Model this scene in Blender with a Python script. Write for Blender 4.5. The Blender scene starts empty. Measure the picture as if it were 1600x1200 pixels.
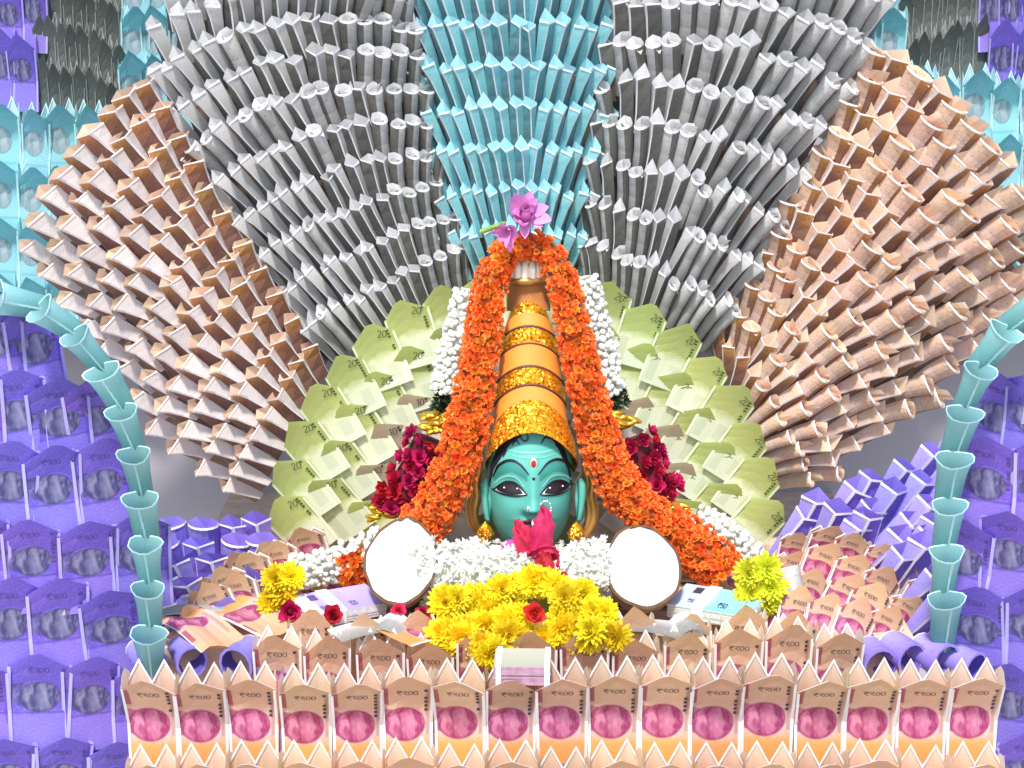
import bpy, math, random
from mathutils import Vector, Matrix
from math import radians, sin, cos, pi, sqrt, exp
S = bpy.context.scene
COL = S.collection
R = random.Random(11)

# ------------------------------------------------------------------ camera
PITCH = radians(12)
CAM = Vector((0, -2.4, 0.85))
TH = 0.24
cd = bpy.data.cameras.new('camera'); cam = bpy.data.objects.new('camera', cd); COL.objects.link(cam)
cam.location = CAM; cam.rotation_euler = (pi/2-PITCH, 0, 0)
cd.sensor_width = 36; cd.lens = 18/TH; cd.clip_start = .05; cd.clip_end = 200
S.camera = cam
FWD = Vector((0, cos(PITCH), -sin(PITCH))); UP = Vector((0, sin(PITCH), cos(PITCH))); RT = Vector((1, 0, 0))
# ------------------------------------------------------------------ daylight
SUN_EL, SUN_AZ = 55, 10            # elevation; azimuth to the left of straight in front
S.world = bpy.data.worlds.new('World'); S.world.use_nodes = True
wn = S.world.node_tree
bg = next(n for n in wn.nodes if n.type == 'BACKGROUND')
sky = wn.nodes.new('ShaderNodeTexSky'); sky.sky_type = 'NISHITA'; sky.sun_disc = False
sky.sun_elevation = radians(SUN_EL); sky.sun_rotation = radians(180+SUN_AZ)
wn.links.new(sky.outputs[0], bg.inputs[0]); bg.inputs[1].default_value = 0.15
sl = bpy.data.lights.new('sun', 'SUN'); sl.energy = 3.0; sl.angle = radians(6); sl.color = (1, .965, .91)
so = bpy.data.objects.new('sun', sl); COL.objects.link(so); so.location = (-.5, -3, 4)
sd = Vector((-sin(radians(SUN_AZ))*cos(radians(SUN_EL)), -cos(radians(SUN_AZ))*cos(radians(SUN_EL)), sin(radians(SUN_EL))))
so.rotation_euler = sd.to_track_quat('Z', 'Y').to_euler()
S.view_settings.view_transform = 'Standard'; S.view_settings.look = 'None'
S.view_settings.exposure = 0.92; S.view_settings.gamma = 1

# ------------------------------------------------------------------ measuring helpers
def ray(px, py):
    return RT*((px-800)/800*TH) + UP*(-(py-600)/800*TH) + FWD
def at(px, py, Y):
    d = ray(px, py); return CAM + d*((Y-CAM.y)/d.y)
def onz(px, py, z=0.0):
    d = ray(px, py); return CAM + d*((z-CAM.z)/d.z)
def k(P):                       # metres per photo pixel at a point
    return (Vector(P)-CAM).dot(FWD)*TH/800
def lerp(a, b, t): return a+(b-a)*t
class Poly:
    def __init__(s, pts):
        s.p = [Vector(q) for q in pts]; s.l = [0]
        for a, b in zip(s.p, s.p[1:]): s.l.append(s.l[-1]+(b-a).length)
    @property
    def length(s): return s.l[-1]
    def __call__(s, t):
        d = t*s.l[-1]; i = 0
        while i < len(s.p)-2 and d > s.l[i+1]: i += 1
        return s.p[i].lerp(s.p[i+1], (d-s.l[i])/max(1e-9, s.l[i+1]-s.l[i]))
    def smooth(s, n=40):
        q = [s(i/n) for i in range(n+1)]
        for _ in range(3): q = [q[0]]+[(q[i-1]+q[i]*2+q[i+1])/4 for i in range(1, n)]+[q[n]]
        return Poly(q)

# ------------------------------------------------------------------ mesh builder
class MB:
    def __init__(s): s.v = []; s.f = []; s.m = []; s.u = []
    def face(s, pts, mat=0, uv=None):
        b = len(s.v); s.v += [tuple(p) for p in pts]; s.f.append(tuple(range(b, b+len(pts)))); s.m.append(mat)
        s.u.append(uv or [(.5, .5)]*len(pts))
    def grid(s, fn, nu, nv, mat=0, uvf=None, closed=False):
        b = len(s.v)
        for j in range(nv+1):
            for i in range(nu+1): s.v.append(tuple(fn(i/nu, j/nv)))
        for j in range(nv):
            for i in range(nu):
                q = [(i, j), (i+1, j), (i+1, j+1), (i, j+1)]
                s.f.append(tuple(b+y*(nu+1)+x for x, y in q)); s.m.append(mat)
                s.u.append([uvf(x/nu, y/nv) if uvf else (x/nu, y/nv) for x, y in q])
    def tube(s, pts, r, n=8, mat=0, cap=True):
        pts = [Vector(p) for p in pts]; N = len(pts); rings = []
        for i, p in enumerate(pts):
            t = (pts[min(i+1, N-1)]-pts[max(i-1, 0)]).normalized()
            a = t.cross(Vector((0, 1, .013)))
            if a.length < 1e-3: a = t.cross(Vector((1, 0, 0)))
            a.normalize(); c = t.cross(a)
            rr = r[i] if isinstance(r, (list, tuple)) else r
            rings.append([p+a*(rr*cos(2*pi*q/n))+c*(rr*sin(2*pi*q/n)) for q in range(n)])
        b = len(s.v)
        for g in rings: s.v += [tuple(x) for x in g]
        for i in range(N-1):
            for q in range(n):
                s.f.append((b+i*n+q, b+i*n+(q+1) % n, b+(i+1)*n+(q+1) % n, b+(i+1)*n+q)); s.m.append(mat)
                s.u.append([(q/n, i/N), ((q+1)/n, i/N), ((q+1)/n, (i+1)/N), (q/n, (i+1)/N)])
        if cap:
            for i in (0, N-1):
                s.f.append(tuple(b+i*n+q for q in range(n))); s.m.append(mat); s.u.append([(.5, .5)]*n)
    def ball(s, c, r, nu=10, nv=6, mat=0, axes=None):
        c = Vector(c); r = Vector(r) if not isinstance(r, (int, float)) else Vector((r, r, r))
        A = axes or Matrix.Identity(3)
        s.grid(lambda u, v: c + A @ Vector((r.x*cos(2*pi*u)*sin(pi*v), r.y*sin(2*pi*u)*sin(pi*v), -r.z*cos(pi*v))), nu, nv, mat)
    def box(s, c, h, mat=0, M=None, mats=None):
        c = Vector(c); M = M or Matrix.Identity(3)
        P = lambda x, y, z: c + M @ Vector((x*h[0], y*h[1], z*h[2]))
        for i, q in enumerate([[(-1,-1,1),(1,-1,1),(1,1,1),(-1,1,1)], [(-1,1,-1),(1,1,-1),(1,-1,-1),(-1,-1,-1)],
                  [(-1,-1,-1),(1,-1,-1),(1,-1,1),(-1,-1,1)], [(1,1,-1),(-1,1,-1),(-1,1,1),(1,1,1)],
                  [(1,-1,-1),(1,1,-1),(1,1,1),(1,-1,1)], [(-1,1,-1),(-1,-1,-1),(-1,-1,1),(-1,1,1)]]):
            s.face([P(*x) for x in q], mats[i] if mats else mat, [(0, 0), (1, 0), (1, 1), (0, 1)])
    def add(s, o, M, matoff=0):
        b = len(s.v); s.v += [tuple(M @ Vector(p)) for p in o.v]
        s.f += [tuple(b+i for i in f) for f in o.f]; s.m += [m+matoff for m in o.m]; s.u += o.u
    def mesh(s, name, mats, smooth=False):
        me = bpy.data.meshes.new(name); me.from_pydata(s.v, [], s.f)
        for m in mats: me.materials.append(m)
        me.polygons.foreach_set('material_index', s.m)
        uv = me.uv_layers.new(name='UVMap'); uv.data.foreach_set('uv', [c for f in s.u for p in f for c in p])
        if smooth: me.polygons.foreach_set('use_smooth', [True]*len(s.f))
        me.update(); return me
def weld(me):
    import bmesh
    bm = bmesh.new(); bm.from_mesh(me); bmesh.ops.remove_doubles(bm, verts=bm.verts, dist=1e-6)
    bmesh.ops.recalc_face_normals(bm, faces=bm.faces); bm.to_mesh(me); bm.free(); return me

def link(name, me, parent=None, M=None, kind=None):
    o = bpy.data.objects.new(name, me); COL.objects.link(o)
    if parent is not None:
        o.parent = parent
        W = parent.get('_w')
    if M is not None: o.matrix_basis = M
    if kind: o['kind'] = kind
    return o
BASES = {}
def thing(name, label, cat, loc=(0, 0, 0), group=None):
    o = bpy.data.objects.new(name, None); COL.objects.link(o); o.location = loc; o.empty_display_size = .02
    o['label'] = label; o['category'] = cat
    if group: o['group'] = group
    BASES[o.name] = Vector(loc); return o
def part(name, me, th, M=None, kind=None):     # M is given in world space
    b = BASES.get(th.name, Vector((0, 0, 0)))
    o = link(name, me, th, Matrix.Translation(-b) @ (M or Matrix.Identity(4)), kind)
    return o
def sub(name, me, pt, M=None):                 # sub-part: coordinates of the part's own space
    o = link(name, me, pt, M); return o
def tag(o, label, cat, group=None):
    o['label'] = label; o['category'] = cat
    if group: o['group'] = group
    return o
def frame(P, x, y, z):
    M = Matrix.Identity(4)
    for i, a in enumerate((x, y, z)):
        for j in range(3): M[j][i] = a[j]
    M.translation = P; return M

# ------------------------------------------------------------------ materials
class E:
    def __init__(s, nt, k): s.nt = nt; s.k = k
    def op(s, o, b=None, rev=False):
        n = s.nt.nodes.new('ShaderNodeMath'); n.operation = o
        for i, q in enumerate(((b, s) if rev else (s, b))):
            if q is None: continue
            if isinstance(q, E): s.nt.links.new(q.k, n.inputs[i])
            else: n.inputs[i].default_value = q
        return E(s.nt, n.outputs[0])
    def __add__(s, o): return s.op('ADD', o)
    def __sub__(s, o): return s.op('SUBTRACT', o)
    def __rsub__(s, o): return s.op('SUBTRACT', o, True)
    def __mul__(s, o): return s.op('MULTIPLY', o)
    def sq(s): return s.op('MULTIPLY', s)
    def sin(s): return s.op('SINE')
    def abs(s): return s.op('ABSOLUTE')
    def gt(s, t, w=.02):          # soft s > t
        n = s.nt.nodes.new('ShaderNodeMapRange'); n.inputs[1].default_value = t-w; n.inputs[2].default_value = t+w
        s.nt.links.new(s.k, n.inputs[0]); return E(s.nt, n.outputs[0])
    def lt(s, t, w=.02): return 1-s.gt(t, w)
def newmat(name):
    m = bpy.data.materials.new(name); m.use_nodes = True; nt = m.node_tree
    p = nt.nodes['Principled BSDF']; return m, nt, p
def mix(nt, f, a, b):
    n = nt.nodes.new('ShaderNodeMix'); n.data_type = 'RGBA'
    if isinstance(f, E): nt.links.new(f.k, n.inputs[0])
    else: n.inputs[0].default_value = f
    for i, q in ((6, a), (7, b)):
        if isinstance(q, (tuple, list)): n.inputs[i].default_value = (*q[:3], 1)
        else: nt.links.new(q, n.inputs[i])
    return n.outputs[2]
def noise(nt, scale, detail=3, vec=None):
    n = nt.nodes.new('ShaderNodeTexNoise'); n.inputs['Scale'].default_value = scale; n.inputs['Detail'].default_value = detail
    if vec is not None: nt.links.new(vec, n.inputs['Vector'])
    return E(nt, n.outputs['Fac'])
def vary(nt, col, amt=.12, hue=.01):
    oi = nt.nodes.new('ShaderNodeObjectInfo'); r = E(nt, oi.outputs['Random'])
    h = nt.nodes.new('ShaderNodeHueSaturation'); nt.links.new(col, h.inputs['Color'])
    nt.links.new((r*(2*amt)+(1-amt)).k, h.inputs['Value'])
    nt.links.new((((r*7.31).op('FRACT'))*(2*hue)+(.5-hue)).k, h.inputs['Hue'])
    return h.outputs[0]
def paper_out(nt, p, col, transl=.22, rough=.42, spec=.4):
    p.inputs['Roughness'].default_value = rough; p.inputs['Specular IOR Level'].default_value = spec
    nt.links.new(col, p.inputs['Base Color'])
    out = next(n for n in nt.nodes if n.type == 'OUTPUT_MATERIAL')
    t = nt.nodes.new('ShaderNodeBsdfTranslucent'); nt.links.new(col, t.inputs[0])
    ms = nt.nodes.new('ShaderNodeMixShader'); ms.inputs[0].default_value = transl
    nt.links.new(p.outputs[0], ms.inputs[1]); nt.links.new(t.outputs[0], ms.inputs[2]); nt.links.new(ms.outputs[0], out.inputs[0])
    b = nt.nodes.new('ShaderNodeBump'); b.inputs['Strength'].default_value = .2; b.inputs['Distance'].default_value = .003
    tc = nt.nodes.new('ShaderNodeTexCoord')
    nt.links.new(noise(nt, 38, 2, tc.outputs['Object']).k, b.inputs['Height']); nt.links.new(b.outputs[0], p.inputs['Normal'])
def note_mat(name, ramp, portrait=None, margins=(), patches=(), lines=.12, linefreq=150, transl=.32, rough=.42, vamt=.12, spec=.4, marks=0):
    """banknote print on UV: ramp along v, portrait oval (u,v,ru,rv,dark,light), white margins, flat patches"""
    m, nt, p = newmat(name)
    tc = nt.nodes.new('ShaderNodeTexCoord'); sp = nt.nodes.new('ShaderNodeSeparateXYZ'); nt.links.new(tc.outputs['UV'], sp.inputs[0])
    u, v = E(nt, sp.outputs[0]), E(nt, sp.outputs[1])
    cr = nt.nodes.new('ShaderNodeValToRGB'); els = cr.color_ramp.elements
    while len(els) < len(ramp): els.new(.5)
    for e, (q, c) in zip(els, ramp): e.position = q; e.color = (*c, 1)
    nz = noise(nt, 9, 3, tc.outputs['UV'])
    nt.links.new((v+(nz-.5)*.12).k, cr.inputs[0]); col = cr.outputs[0]
    guil = ((v*linefreq+(u*24).sin()*2.2).sin()*.5+.5)*lines
    col = mix(nt, guil, col, tuple(c*.45 for c in ramp[len(ramp)//2][1]))
    g2 = noise(nt, 34, 4, tc.outputs['UV']).gt(.58, .08)*.10
    col = mix(nt, g2, col, (.8, .78, .74))
    if marks:
        cm = nt.nodes.new('ShaderNodeCombineXYZ'); nt.links.new((u*1.2).k, cm.inputs[0]); nt.links.new((v*2.6).k, cm.inputs[1])
        mk = noise(nt, 9, 5, cm.outputs[0]).gt(.60, .02)*u.gt(.22, .03)*u.lt(.70, .03)*marks
        col = mix(nt, mk, col, tuple(c*.3 for c in ramp[0][1]))
    for (u0, u1, v0, v1, c, f) in patches:
        mk = u.gt(u0, .01)*u.lt(u1, .01)*v.gt(v0, .01)*v.lt(v1, .01)*f
        col = mix(nt, mk, col, c)
    if portrait:
        pu, pv, ru, rv, dk, lt = portrait
        du, dv = (u-pu)*(1/ru), (v-pv)*(1/rv)
        d = du.sq()+dv.sq(); d2 = (du+.95).sq()*1.5+(dv-.15).sq()*1.6
        head = d.lt(1, .1); sh = d2.lt(.9, .1)
        st = ((du*8+noise(nt, 9, 4, tc.outputs['UV'])*11).sin()*.5+.5)*(1.1-(dv-.1).abs()*.5)
        sp_ = ((du+.35).sq()*14+(dv+.35).sq()*8).lt(.5, .4)+((du-.15).sq()*18+(dv+.45).sq()*10).lt(.4, .35)
        hl = (du-.1).sq()*6+dv.sq()*.6
        fc = mix(nt, st*.9, dk, lt); fc = mix(nt, sp_*.6, fc, dk); fc = mix(nt, hl.lt(.35, .35)*.5, fc, tuple(min(1, c*1.15) for c in lt))
        fc = mix(nt, d.gt(.8, .14)*.7, fc, dk)
        col = mix(nt, sh*.75, col, mix(nt, st*.6, dk, lt)); col = mix(nt, head, col, fc)
    for ax, lo, hi in margins:
        q = u if ax == 'u' else v
        col = mix(nt, (q.gt(lo, .012)*q.lt(hi, .012))*.92, col, (.86, .83, .82))
    col = vary(nt, col, vamt)
    paper_out(nt, p, col, transl, rough, spec); return m
def plain(name, c, rough=.5, metal=0, amt=.15, scale=20, c2=None, bump=0, sss=0, transl=0, vamt=0, spec=.5, coat=0, hue=.01, coord='Object'):
    m, nt, p = newmat(name); tc = nt.nodes.new('ShaderNodeTexCoord')
    n = noise(nt, scale, 4, tc.outputs[coord])
    col = mix(nt, n.gt(.5, .25), tuple(x*(1-amt) for x in c), c2 or tuple(min(1, x*(1+amt)) for x in c))
    if vamt: col = vary(nt, col, vamt, hue)
    if transl: paper_out(nt, p, col, transl, rough, spec)
    else: nt.links.new(col, p.inputs['Base Color'])
    p.inputs['Roughness'].default_value = rough; p.inputs['Metallic'].default_value = metal; p.inputs['Specular IOR Level'].default_value = spec
    p.inputs['Coat Weight'].default_value = coat
    if sss: p.inputs['Subsurface Weight'].default_value = sss; p.inputs['Subsurface Radius'].default_value = (.006, .005, .004)
    if bump and not transl:
        b = nt.nodes.new('ShaderNodeBump'); b.inputs['Strength'].default_value = bump; b.inputs['Distance'].default_value = .002
        nt.links.new(n.k, b.inputs['Height']); nt.links.new(b.outputs[0], p.inputs['Normal'])
    return m
def sequin_mat(name):
    m, nt, p = newmat(name); tc = nt.nodes.new('ShaderNodeTexCoord')
    vo = nt.nodes.new('ShaderNodeTexVoronoi'); vo.inputs['Scale'].default_value = 420; nt.links.new(tc.outputs['Object'], vo.inputs['Vector'])
    w = nt.nodes.new('ShaderNodeTexWhiteNoise'); nt.links.new(vo.outputs['Color'], w.inputs['Vector'])
    cr = nt.nodes.new('ShaderNodeValToRGB'); e = cr.color_ramp.elements
    e[0].color = (.75, .2, .008, 1); e[1].color = (1, .62, .05, 1); e.new(.5).color = (.95, .4, .015, 1)
    nt.links.new(w.outputs['Value'], cr.inputs[0]); nt.links.new(cr.outputs[0], p.inputs['Base Color'])
    g = nt.nodes.new('ShaderNodeNewGeometry'); sc = nt.nodes.new('ShaderNodeVectorMath'); sc.operation = 'MULTIPLY_ADD'
    sb = nt.nodes.new('ShaderNodeVectorMath'); sb.operation = 'SUBTRACT'; sb.inputs[1].default_value = (.5, .5, .5)
    nt.links.new(w.outputs['Color'], sb.inputs[0]); nt.links.new(sb.outputs[0], sc.inputs[0]); sc.inputs[1].default_value = (1.1, 1.1, 1.1)
    nt.links.new(g.outputs['Normal'], sc.inputs[2]); no = nt.nodes.new('ShaderNodeVectorMath'); no.operation = 'NORMALIZE'
    nt.links.new(sc.outputs[0], no.inputs[0]); nt.links.new(no.outputs[0], p.inputs['Normal'])
    p.inputs['Metallic'].default_value = .75; p.inputs['Roughness'].default_value = .3
    return m

WHITE = plain('paper_margin', (.84, .82, .82), .45, amt=.06, scale=90, transl=.25)
INK = plain('banknote_ink', (.045, .035, .05), .6)
INKV = plain('violet_ink', (.10, .06, .22), .6)
INKG = plain('green_ink', (.06, .09, .03), .6)
# orange notes
O_FRONT = note_mat('orange_note_front', [(0, (.86, .40, .09)), (.2, (.86, .45, .13)), (.32, (.83, .60, .56)), (.5, (.80, .55, .48)), (.62, (.74, .50, .33)), (1, (.74, .46, .23))],
    portrait=(.44, .415, .41, .175, (.36, .05, .15), (.70, .27, .40)), patches=[(.0, .13, .62, .82, (.38, .06, .10), .85), (.86, .93, .3, .8, (.25, .16, .14), .5)], vamt=.07)
O_SIDE = note_mat('orange_note_fold', [(0, (.84, .70, .62)), (.5, (.87, .78, .73)), (.8, (.88, .70, .48)), (1, (.9, .76, .55))], lines=.1)
O_DARK = note_mat('orange_note_shaded_facet', marks=0.5, ramp=[(0, (.20, .10, .085)), (.35, (.24, .12, .095)), (.62, (.30, .14, .08)), (.85, (.52, .24, .08)), (1, (.74, .40, .14))], margins=[('u', -.1, .03)], lines=.1, linefreq=50)  # print darkened: shade of the down-turned fold side is in the colour
O_MID = note_mat('orange_note_facet', marks=0.45, ramp=[(0, (.60, .42, .36)), (.5, (.74, .54, .45)), (.85, (.80, .54, .36)), (1, (.88, .70, .55))], lines=.12, linefreq=50)  # lit side of the right fan's pleats, painted lighter
O_PALE = note_mat('orange_note_lit_facet', marks=0.2, ramp=[(0, (.82, .71, .68)), (.6, (.87, .79, .76)), (.9, (.89, .81, .76)), (1, (.9, .83, .78))], lines=.2, linefreq=70)  # sunlit fold side, its brightness painted into the paper colour
O_IN = note_mat('orange_note_inside', [(0, (.6, .3, .16)), (.6, (.78, .52, .36)), (1, (.90, .74, .55))], lines=.12)
# violet notes
V_FRONT = note_mat('violet_note_front', [(0, (.35, .26, .78)), (.34, (.30, .21, .74)), (.40, (.20, .12, .64)), (.6, (.21, .125, .66)), (.75, (.22, .14, .60)), (1, (.24, .16, .64))],
    portrait=(.5, .52, .33, .15, (.08, .07, .20), (.32, .30, .46)), patches=[(.03, .97, .36, .375, (.07, .05, .3), .7), (.9, .95, .25, .85, (.12, .08, .4), .5)], vamt=.08)
V_SIDE = note_mat('violet_note_fold', [(0, (.5, .42, .85)), (1, (.62, .56, .9))], lines=.1)
V_DARK = note_mat('violet_note_shaded_facet', marks=0.35, ramp=[(0, (.20, .12, .58)), (1, (.27, .18, .72))], margins=[('u', -.1, .05), ('v', .95, 1.1)], lines=.15)  # shaded fold side, painted darker than its pale lit partner below
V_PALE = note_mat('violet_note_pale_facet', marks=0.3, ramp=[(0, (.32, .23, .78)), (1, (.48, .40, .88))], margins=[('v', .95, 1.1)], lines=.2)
V_IN = note_mat('violet_note_inside', [(0, (.16, .1, .5)), (1, (.3, .22, .72))])
# turquoise notes
T_FRONT = note_mat('turquoise_note_front', [(0, (.30, .68, .72)), (.3, (.36, .72, .76)), (.62, (.24, .58, .64)), (1, (.16, .50, .58))],
    portrait=(.42, .5, .32, .17, (.22, .36, .40), (.44, .50, .52)), patches=[(.1, .9, .2, .235, (.22, .5, .55), .6)], vamt=.08)
T_SIDE = note_mat('turquoise_note_fold', [(0, (.55, .84, .84)), (1, (.62, .86, .86))])
T_DARK = note_mat('turquoise_note_shaded_facet', marks=0.4, ramp=[(0, (.10, .19, .21)), (.5, (.14, .29, .33)), (1, (.14, .46, .52))], lines=.1)  # fold side away from the light, shade painted in as grey
T_PALE = note_mat('turquoise_note_lit_facet', marks=0.3, ramp=[(0, (.15, .46, .52)), (.6, (.24, .64, .70)), (1, (.4, .80, .86))], lines=.1)  # light-facing fold side, painted brighter
T_IN = note_mat('turquoise_note_inside', [(0, (.25, .58, .64)), (1, (.5, .84, .9))])
# stone grey notes
G_DARK = note_mat('grey_note_shaded_facet', marks=0.3, ramp=[(0, (.075, .075, .07)), (.5, (.125, .123, .11)), (.85, (.17, .165, .145)), (1, (.27, .265, .24))], lines=.1, linefreq=40, rough=.34, spec=.6)  # shaded side of the grey pleats, darkness put into the colour
G_PALE = note_mat('grey_note_pale_facet', marks=0.22, ramp=[(0, (.26, .255, .235)), (.6, (.50, .49, .465)), (1, (.80, .79, .78))], lines=.1, linefreq=50, rough=.34, spec=.6)  # lit side of the grey pleats, whitened towards the outer end
G_IN = note_mat('grey_note_inside', [(0, (.36, .35, .33)), (.6, (.56, .55, .54)), (1, (.78, .77, .77))], rough=.3)  # mouths of the pleats painted pale as though sunlit
G_FRONT = note_mat('grey_note_front', [(0, (.12, .145, .13)), (.5, (.155, .18, .16)), (1, (.13, .145, .125))], lines=.25, linefreq=50)  # note colour darkened to carry the shade on the upright wall
G_SIDE = note_mat('grey_note_fold', [(0, (.35, .37, .35)), (1, (.45, .47, .44))])
# green and brown notes
N_FRONT = note_mat('green_note_front', [(0, (.82, .86, .66)), (.40, (.80, .84, .54)), (.52, (.53, .60, .20)), (1, (.48, .56, .16))], patches=[(.1, .3, .05, .4, (.4, .5, .3), .35), (.55, .8, .1, .34, (.45, .52, .36), .3)], vamt=.1)  # gable's shade and lit lower part painted into the ramp
N_SIDE = note_mat('green_note_fold', [(0, (.8, .84, .62)), (1, (.84, .86, .64))])
B_FRONT = note_mat('brown_note_front', [(0, (.80, .74, .64)), (.42, (.76, .68, .58)), (.53, (.58, .48, .33)), (1, (.56, .46, .30))], patches=[(.15, .4, .05, .36, (.5, .4, .36), .3)], vamt=.1)  # same painted shade on the gable, pale lit part below
B_SIDE = note_mat('brown_note_fold', [(0, (.8, .74, .64)), (1, (.8, .72, .6))])

BACK = plain('brown_backing_board', (.19, .13, .10), .8, amt=.3, scale=60, bump=.4)
WALLM = plain('grey_wall_paint', (.40, .37, .40), .8, amt=.05, scale=3, bump=.05)
TABLEM = plain('pale_cloth', (.62, .45, .33), .8, amt=.25, scale=30)

# ------------------------------------------------------------------ setting
def bigbox(name, c, h, m):
    b = MB(); b.box((0, 0, 0), h); o = link(name, b.mesh(name, [m]), None, Matrix.Translation(c), 'structure'); return o
bigbox('wall', (0, .86, .3), (3.0, .03, 1.3), WALLM)
bigbox('floor', (0, -1, -1.02), (6, 6, .02), plain('stone_floor', (.32, .30, .28), .7, amt=.15, scale=4))
bigbox('table', (.03, .47, -.040), (.47, .38, .03), TABLEM)

# ------------------------------------------------------------------ lettering (strokes on a note)
def ell(cx, cy, rx, ry, a0=0, a1=360, n=14):
    return [(cx+rx*cos(radians(lerp(a0, a1, i/n))), cy+ry*sin(radians(lerp(a0, a1, i/n)))) for i in range(n+1)]
GLY = {'R': ([[(0, 1), (.62, 1)], [(0, .74), (.62, .74)], [(.05, 1), (.32, .97), (.44, .87), (.32, .72), (.05, .55), (.5, 0)]], .72),
 'd2': ([[(.05, .88), (.2, 1), (.42, .95), (.46, .76), (.3, .6), (.08, .56), (.12, .44), (.3, .34), (.55, .02)]], .66),
 'd1': ([ell(.24, .74, .2, .22, 0, 330), [(.44, .74), (.44, .5), (.3, .2), (.5, 0)]], .6),
 '0': ([ell(.25, .5, .25, .46)], .64), '2': ([[(.04, .82), (.14, .98), (.36, .98), (.46, .8), (.4, .58), (.03, .02), (.5, .02)]], .64),
 '5': ([[(.48, .98), (.1, .98), (.06, .56), (.3, .62), (.47, .45), (.45, .18), (.28, .02), (.04, .1)]], .64),
 '1': ([[(.08, .8), (.25, .98), (.25, .0)]], .46)}
def letter(mb, fn, word, u0, v0, su, sv, mat, wd=.1):
    x = 0
    for g in word:
        st, adv = GLY[g]
        for line in st:
            for a, b in zip(line, line[1:]):
                a, b = Vector(a), Vector(b); d = b-a
                if d.length < 1e-6: continue
                d.normalize(); n = Vector((-d.y, d.x))*wd*.5; a2, b2 = a-d*wd*.3, b+d*wd*.3
                mb.face([fn(u0+(x+q.x)*su, v0+q.y*sv) for q in (a2-n, b2-n, b2+n, a2+n)], mat)
        x += adv

# ------------------------------------------------------------------ folded banknotes
def house(w, h, dep, lean, rng, front, side, ink, word=None, nob=False, bm=1, wpos=(.3, .66, .1, .05), sh=.76, rot=0, lean0=.4, bulge=.06, spike=1.0, rim=.09):
    """a note folded to a standing pocket with a gabled top that tips forward"""
    b = MB(); tipx = rng.uniform(-.09, .09)*w; shl = sh+rng.uniform(-.05, .04); shr = sh+rng.uniform(-.05, .04); ln = lean*rng.uniform(.85, 1.15)
    tw = rng.uniform(-.06, .06)
    def top(u): 
        tu = .5+tipx/w
        return h*(lerp(shl, 1, u/tu) if u < tu else lerp(1, shr, (u-tu)/(1-tu)))
    def zf(y): return ln*h*max(0, (y/h-lean0)/(1-lean0))**1.5
    def P(u, v, off=0):
        y = v*top(u); x = (u-.5)*w*(1-.05*(1-v)); z = zf(y)+bulge*w*(1-(2*u-1)**2)*(.5+.5*v)+tw*w*(u-.5)*v
        return Vector((x, y, z+off))
    us = [0, .18, .34, .5, .66, .82, 1]; vs = [0, .2, .4, .55, .7, .85, 1]
    for i in range(6):
        for j in range(6):
            q = [(us[i], vs[j]), (us[i+1], vs[j]), (us[i+1], vs[j+1]), (us[i], vs[j+1])]
            b.face([P(*c) for c in q], 0, [(c[0], P(*c).y/h) for c in q])
    # rim: white fold thickness round the gable
    for i in range(6):
        a, c = P(us[i], 1), P(us[i+1], 1); o = Vector((0, -.015*h, -rim*w))
        b.face([a, c, c+o*1.1, a+o], 2)
    # sides
    for sg, u in ((-1, 0), (1, 1)):
        sp = rng.uniform(.9, 1.08)*spike
        pts = lambda t, v: P(u, v)+Vector((-sg*w*.10*t+sg*w*.03*sin(pi*t), v*h*(.20*sp*sin(pi*min(1, t*.8))), -dep*t))
        b.grid(lambda t, v: pts(t, v), 3, 3, 1, lambda t, v: (t, v))
        e0, e1 = P(u, 0), P(u, 1)     # white edge strip along the fold
        d = Vector((-sg*.055*w, 0, .012*w)); y1 = Vector((0, 0, .0008))
        b.face([e0+d*0+y1, e0+d+y1, P(u, .5)+d+y1, P(u, .5)+y1], 2); b.face([P(u, .5)+y1, P(u, .5)+d+y1, e1+d*.9+y1, e1+y1], 2)
    # back with two spikes
    tri = lambda u: 1-abs(((u*2) % 1)*2-1)
    bk = lambda u, v: Vector(((u-.5)*w*.96, v*h*(sh+.02+.26*spike*tri(min(u, .9999))), -dep*.6+zf(v*h*.8)*.5))
    if not nob: b.grid(bk, 8, 2, bm, lambda u, v: (u, v))
    if not nob:
        for q in range(8):
            a, c = bk(q/8, 1), bk((q+1)/8, 1); d = Vector((0, -.035*h, 0)); e = Vector((0, 0, .0008)); b.face([a+e, c+e, c+e+d, a+e+d], 2)
    if word:
        fn = lambda u, v: P(max(0, min(1, u)), v*h/max(1e-6, top(max(0, min(1, u)))), .0016)
        u0, v0, su, sv = wpos
        if rot:
            c, s_ = cos(rot), sin(rot); asp = w/h
            fn0 = fn; fn = lambda u, v: fn0(u0+(u-u0)*c-(v-v0)/asp*s_, v0+(u-u0)*asp*s_+(v-v0)*c)
        letter(b, fn, word, u0, v0, su, sv, 3)
        for q in range(7):              # small line of print down the right of the note
            v = .5+q*.045
            if rng.random() < .8: b.face([fn0_(P, u, vv, h, top) for u, vv in ((.83, v), (.89, v), (.89, v+.026), (.83, v+.026))], 3)
    return b
def fn0_(P, u, v, h, top): return P(u, min(1, v*h/top(u)), .0014)

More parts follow.
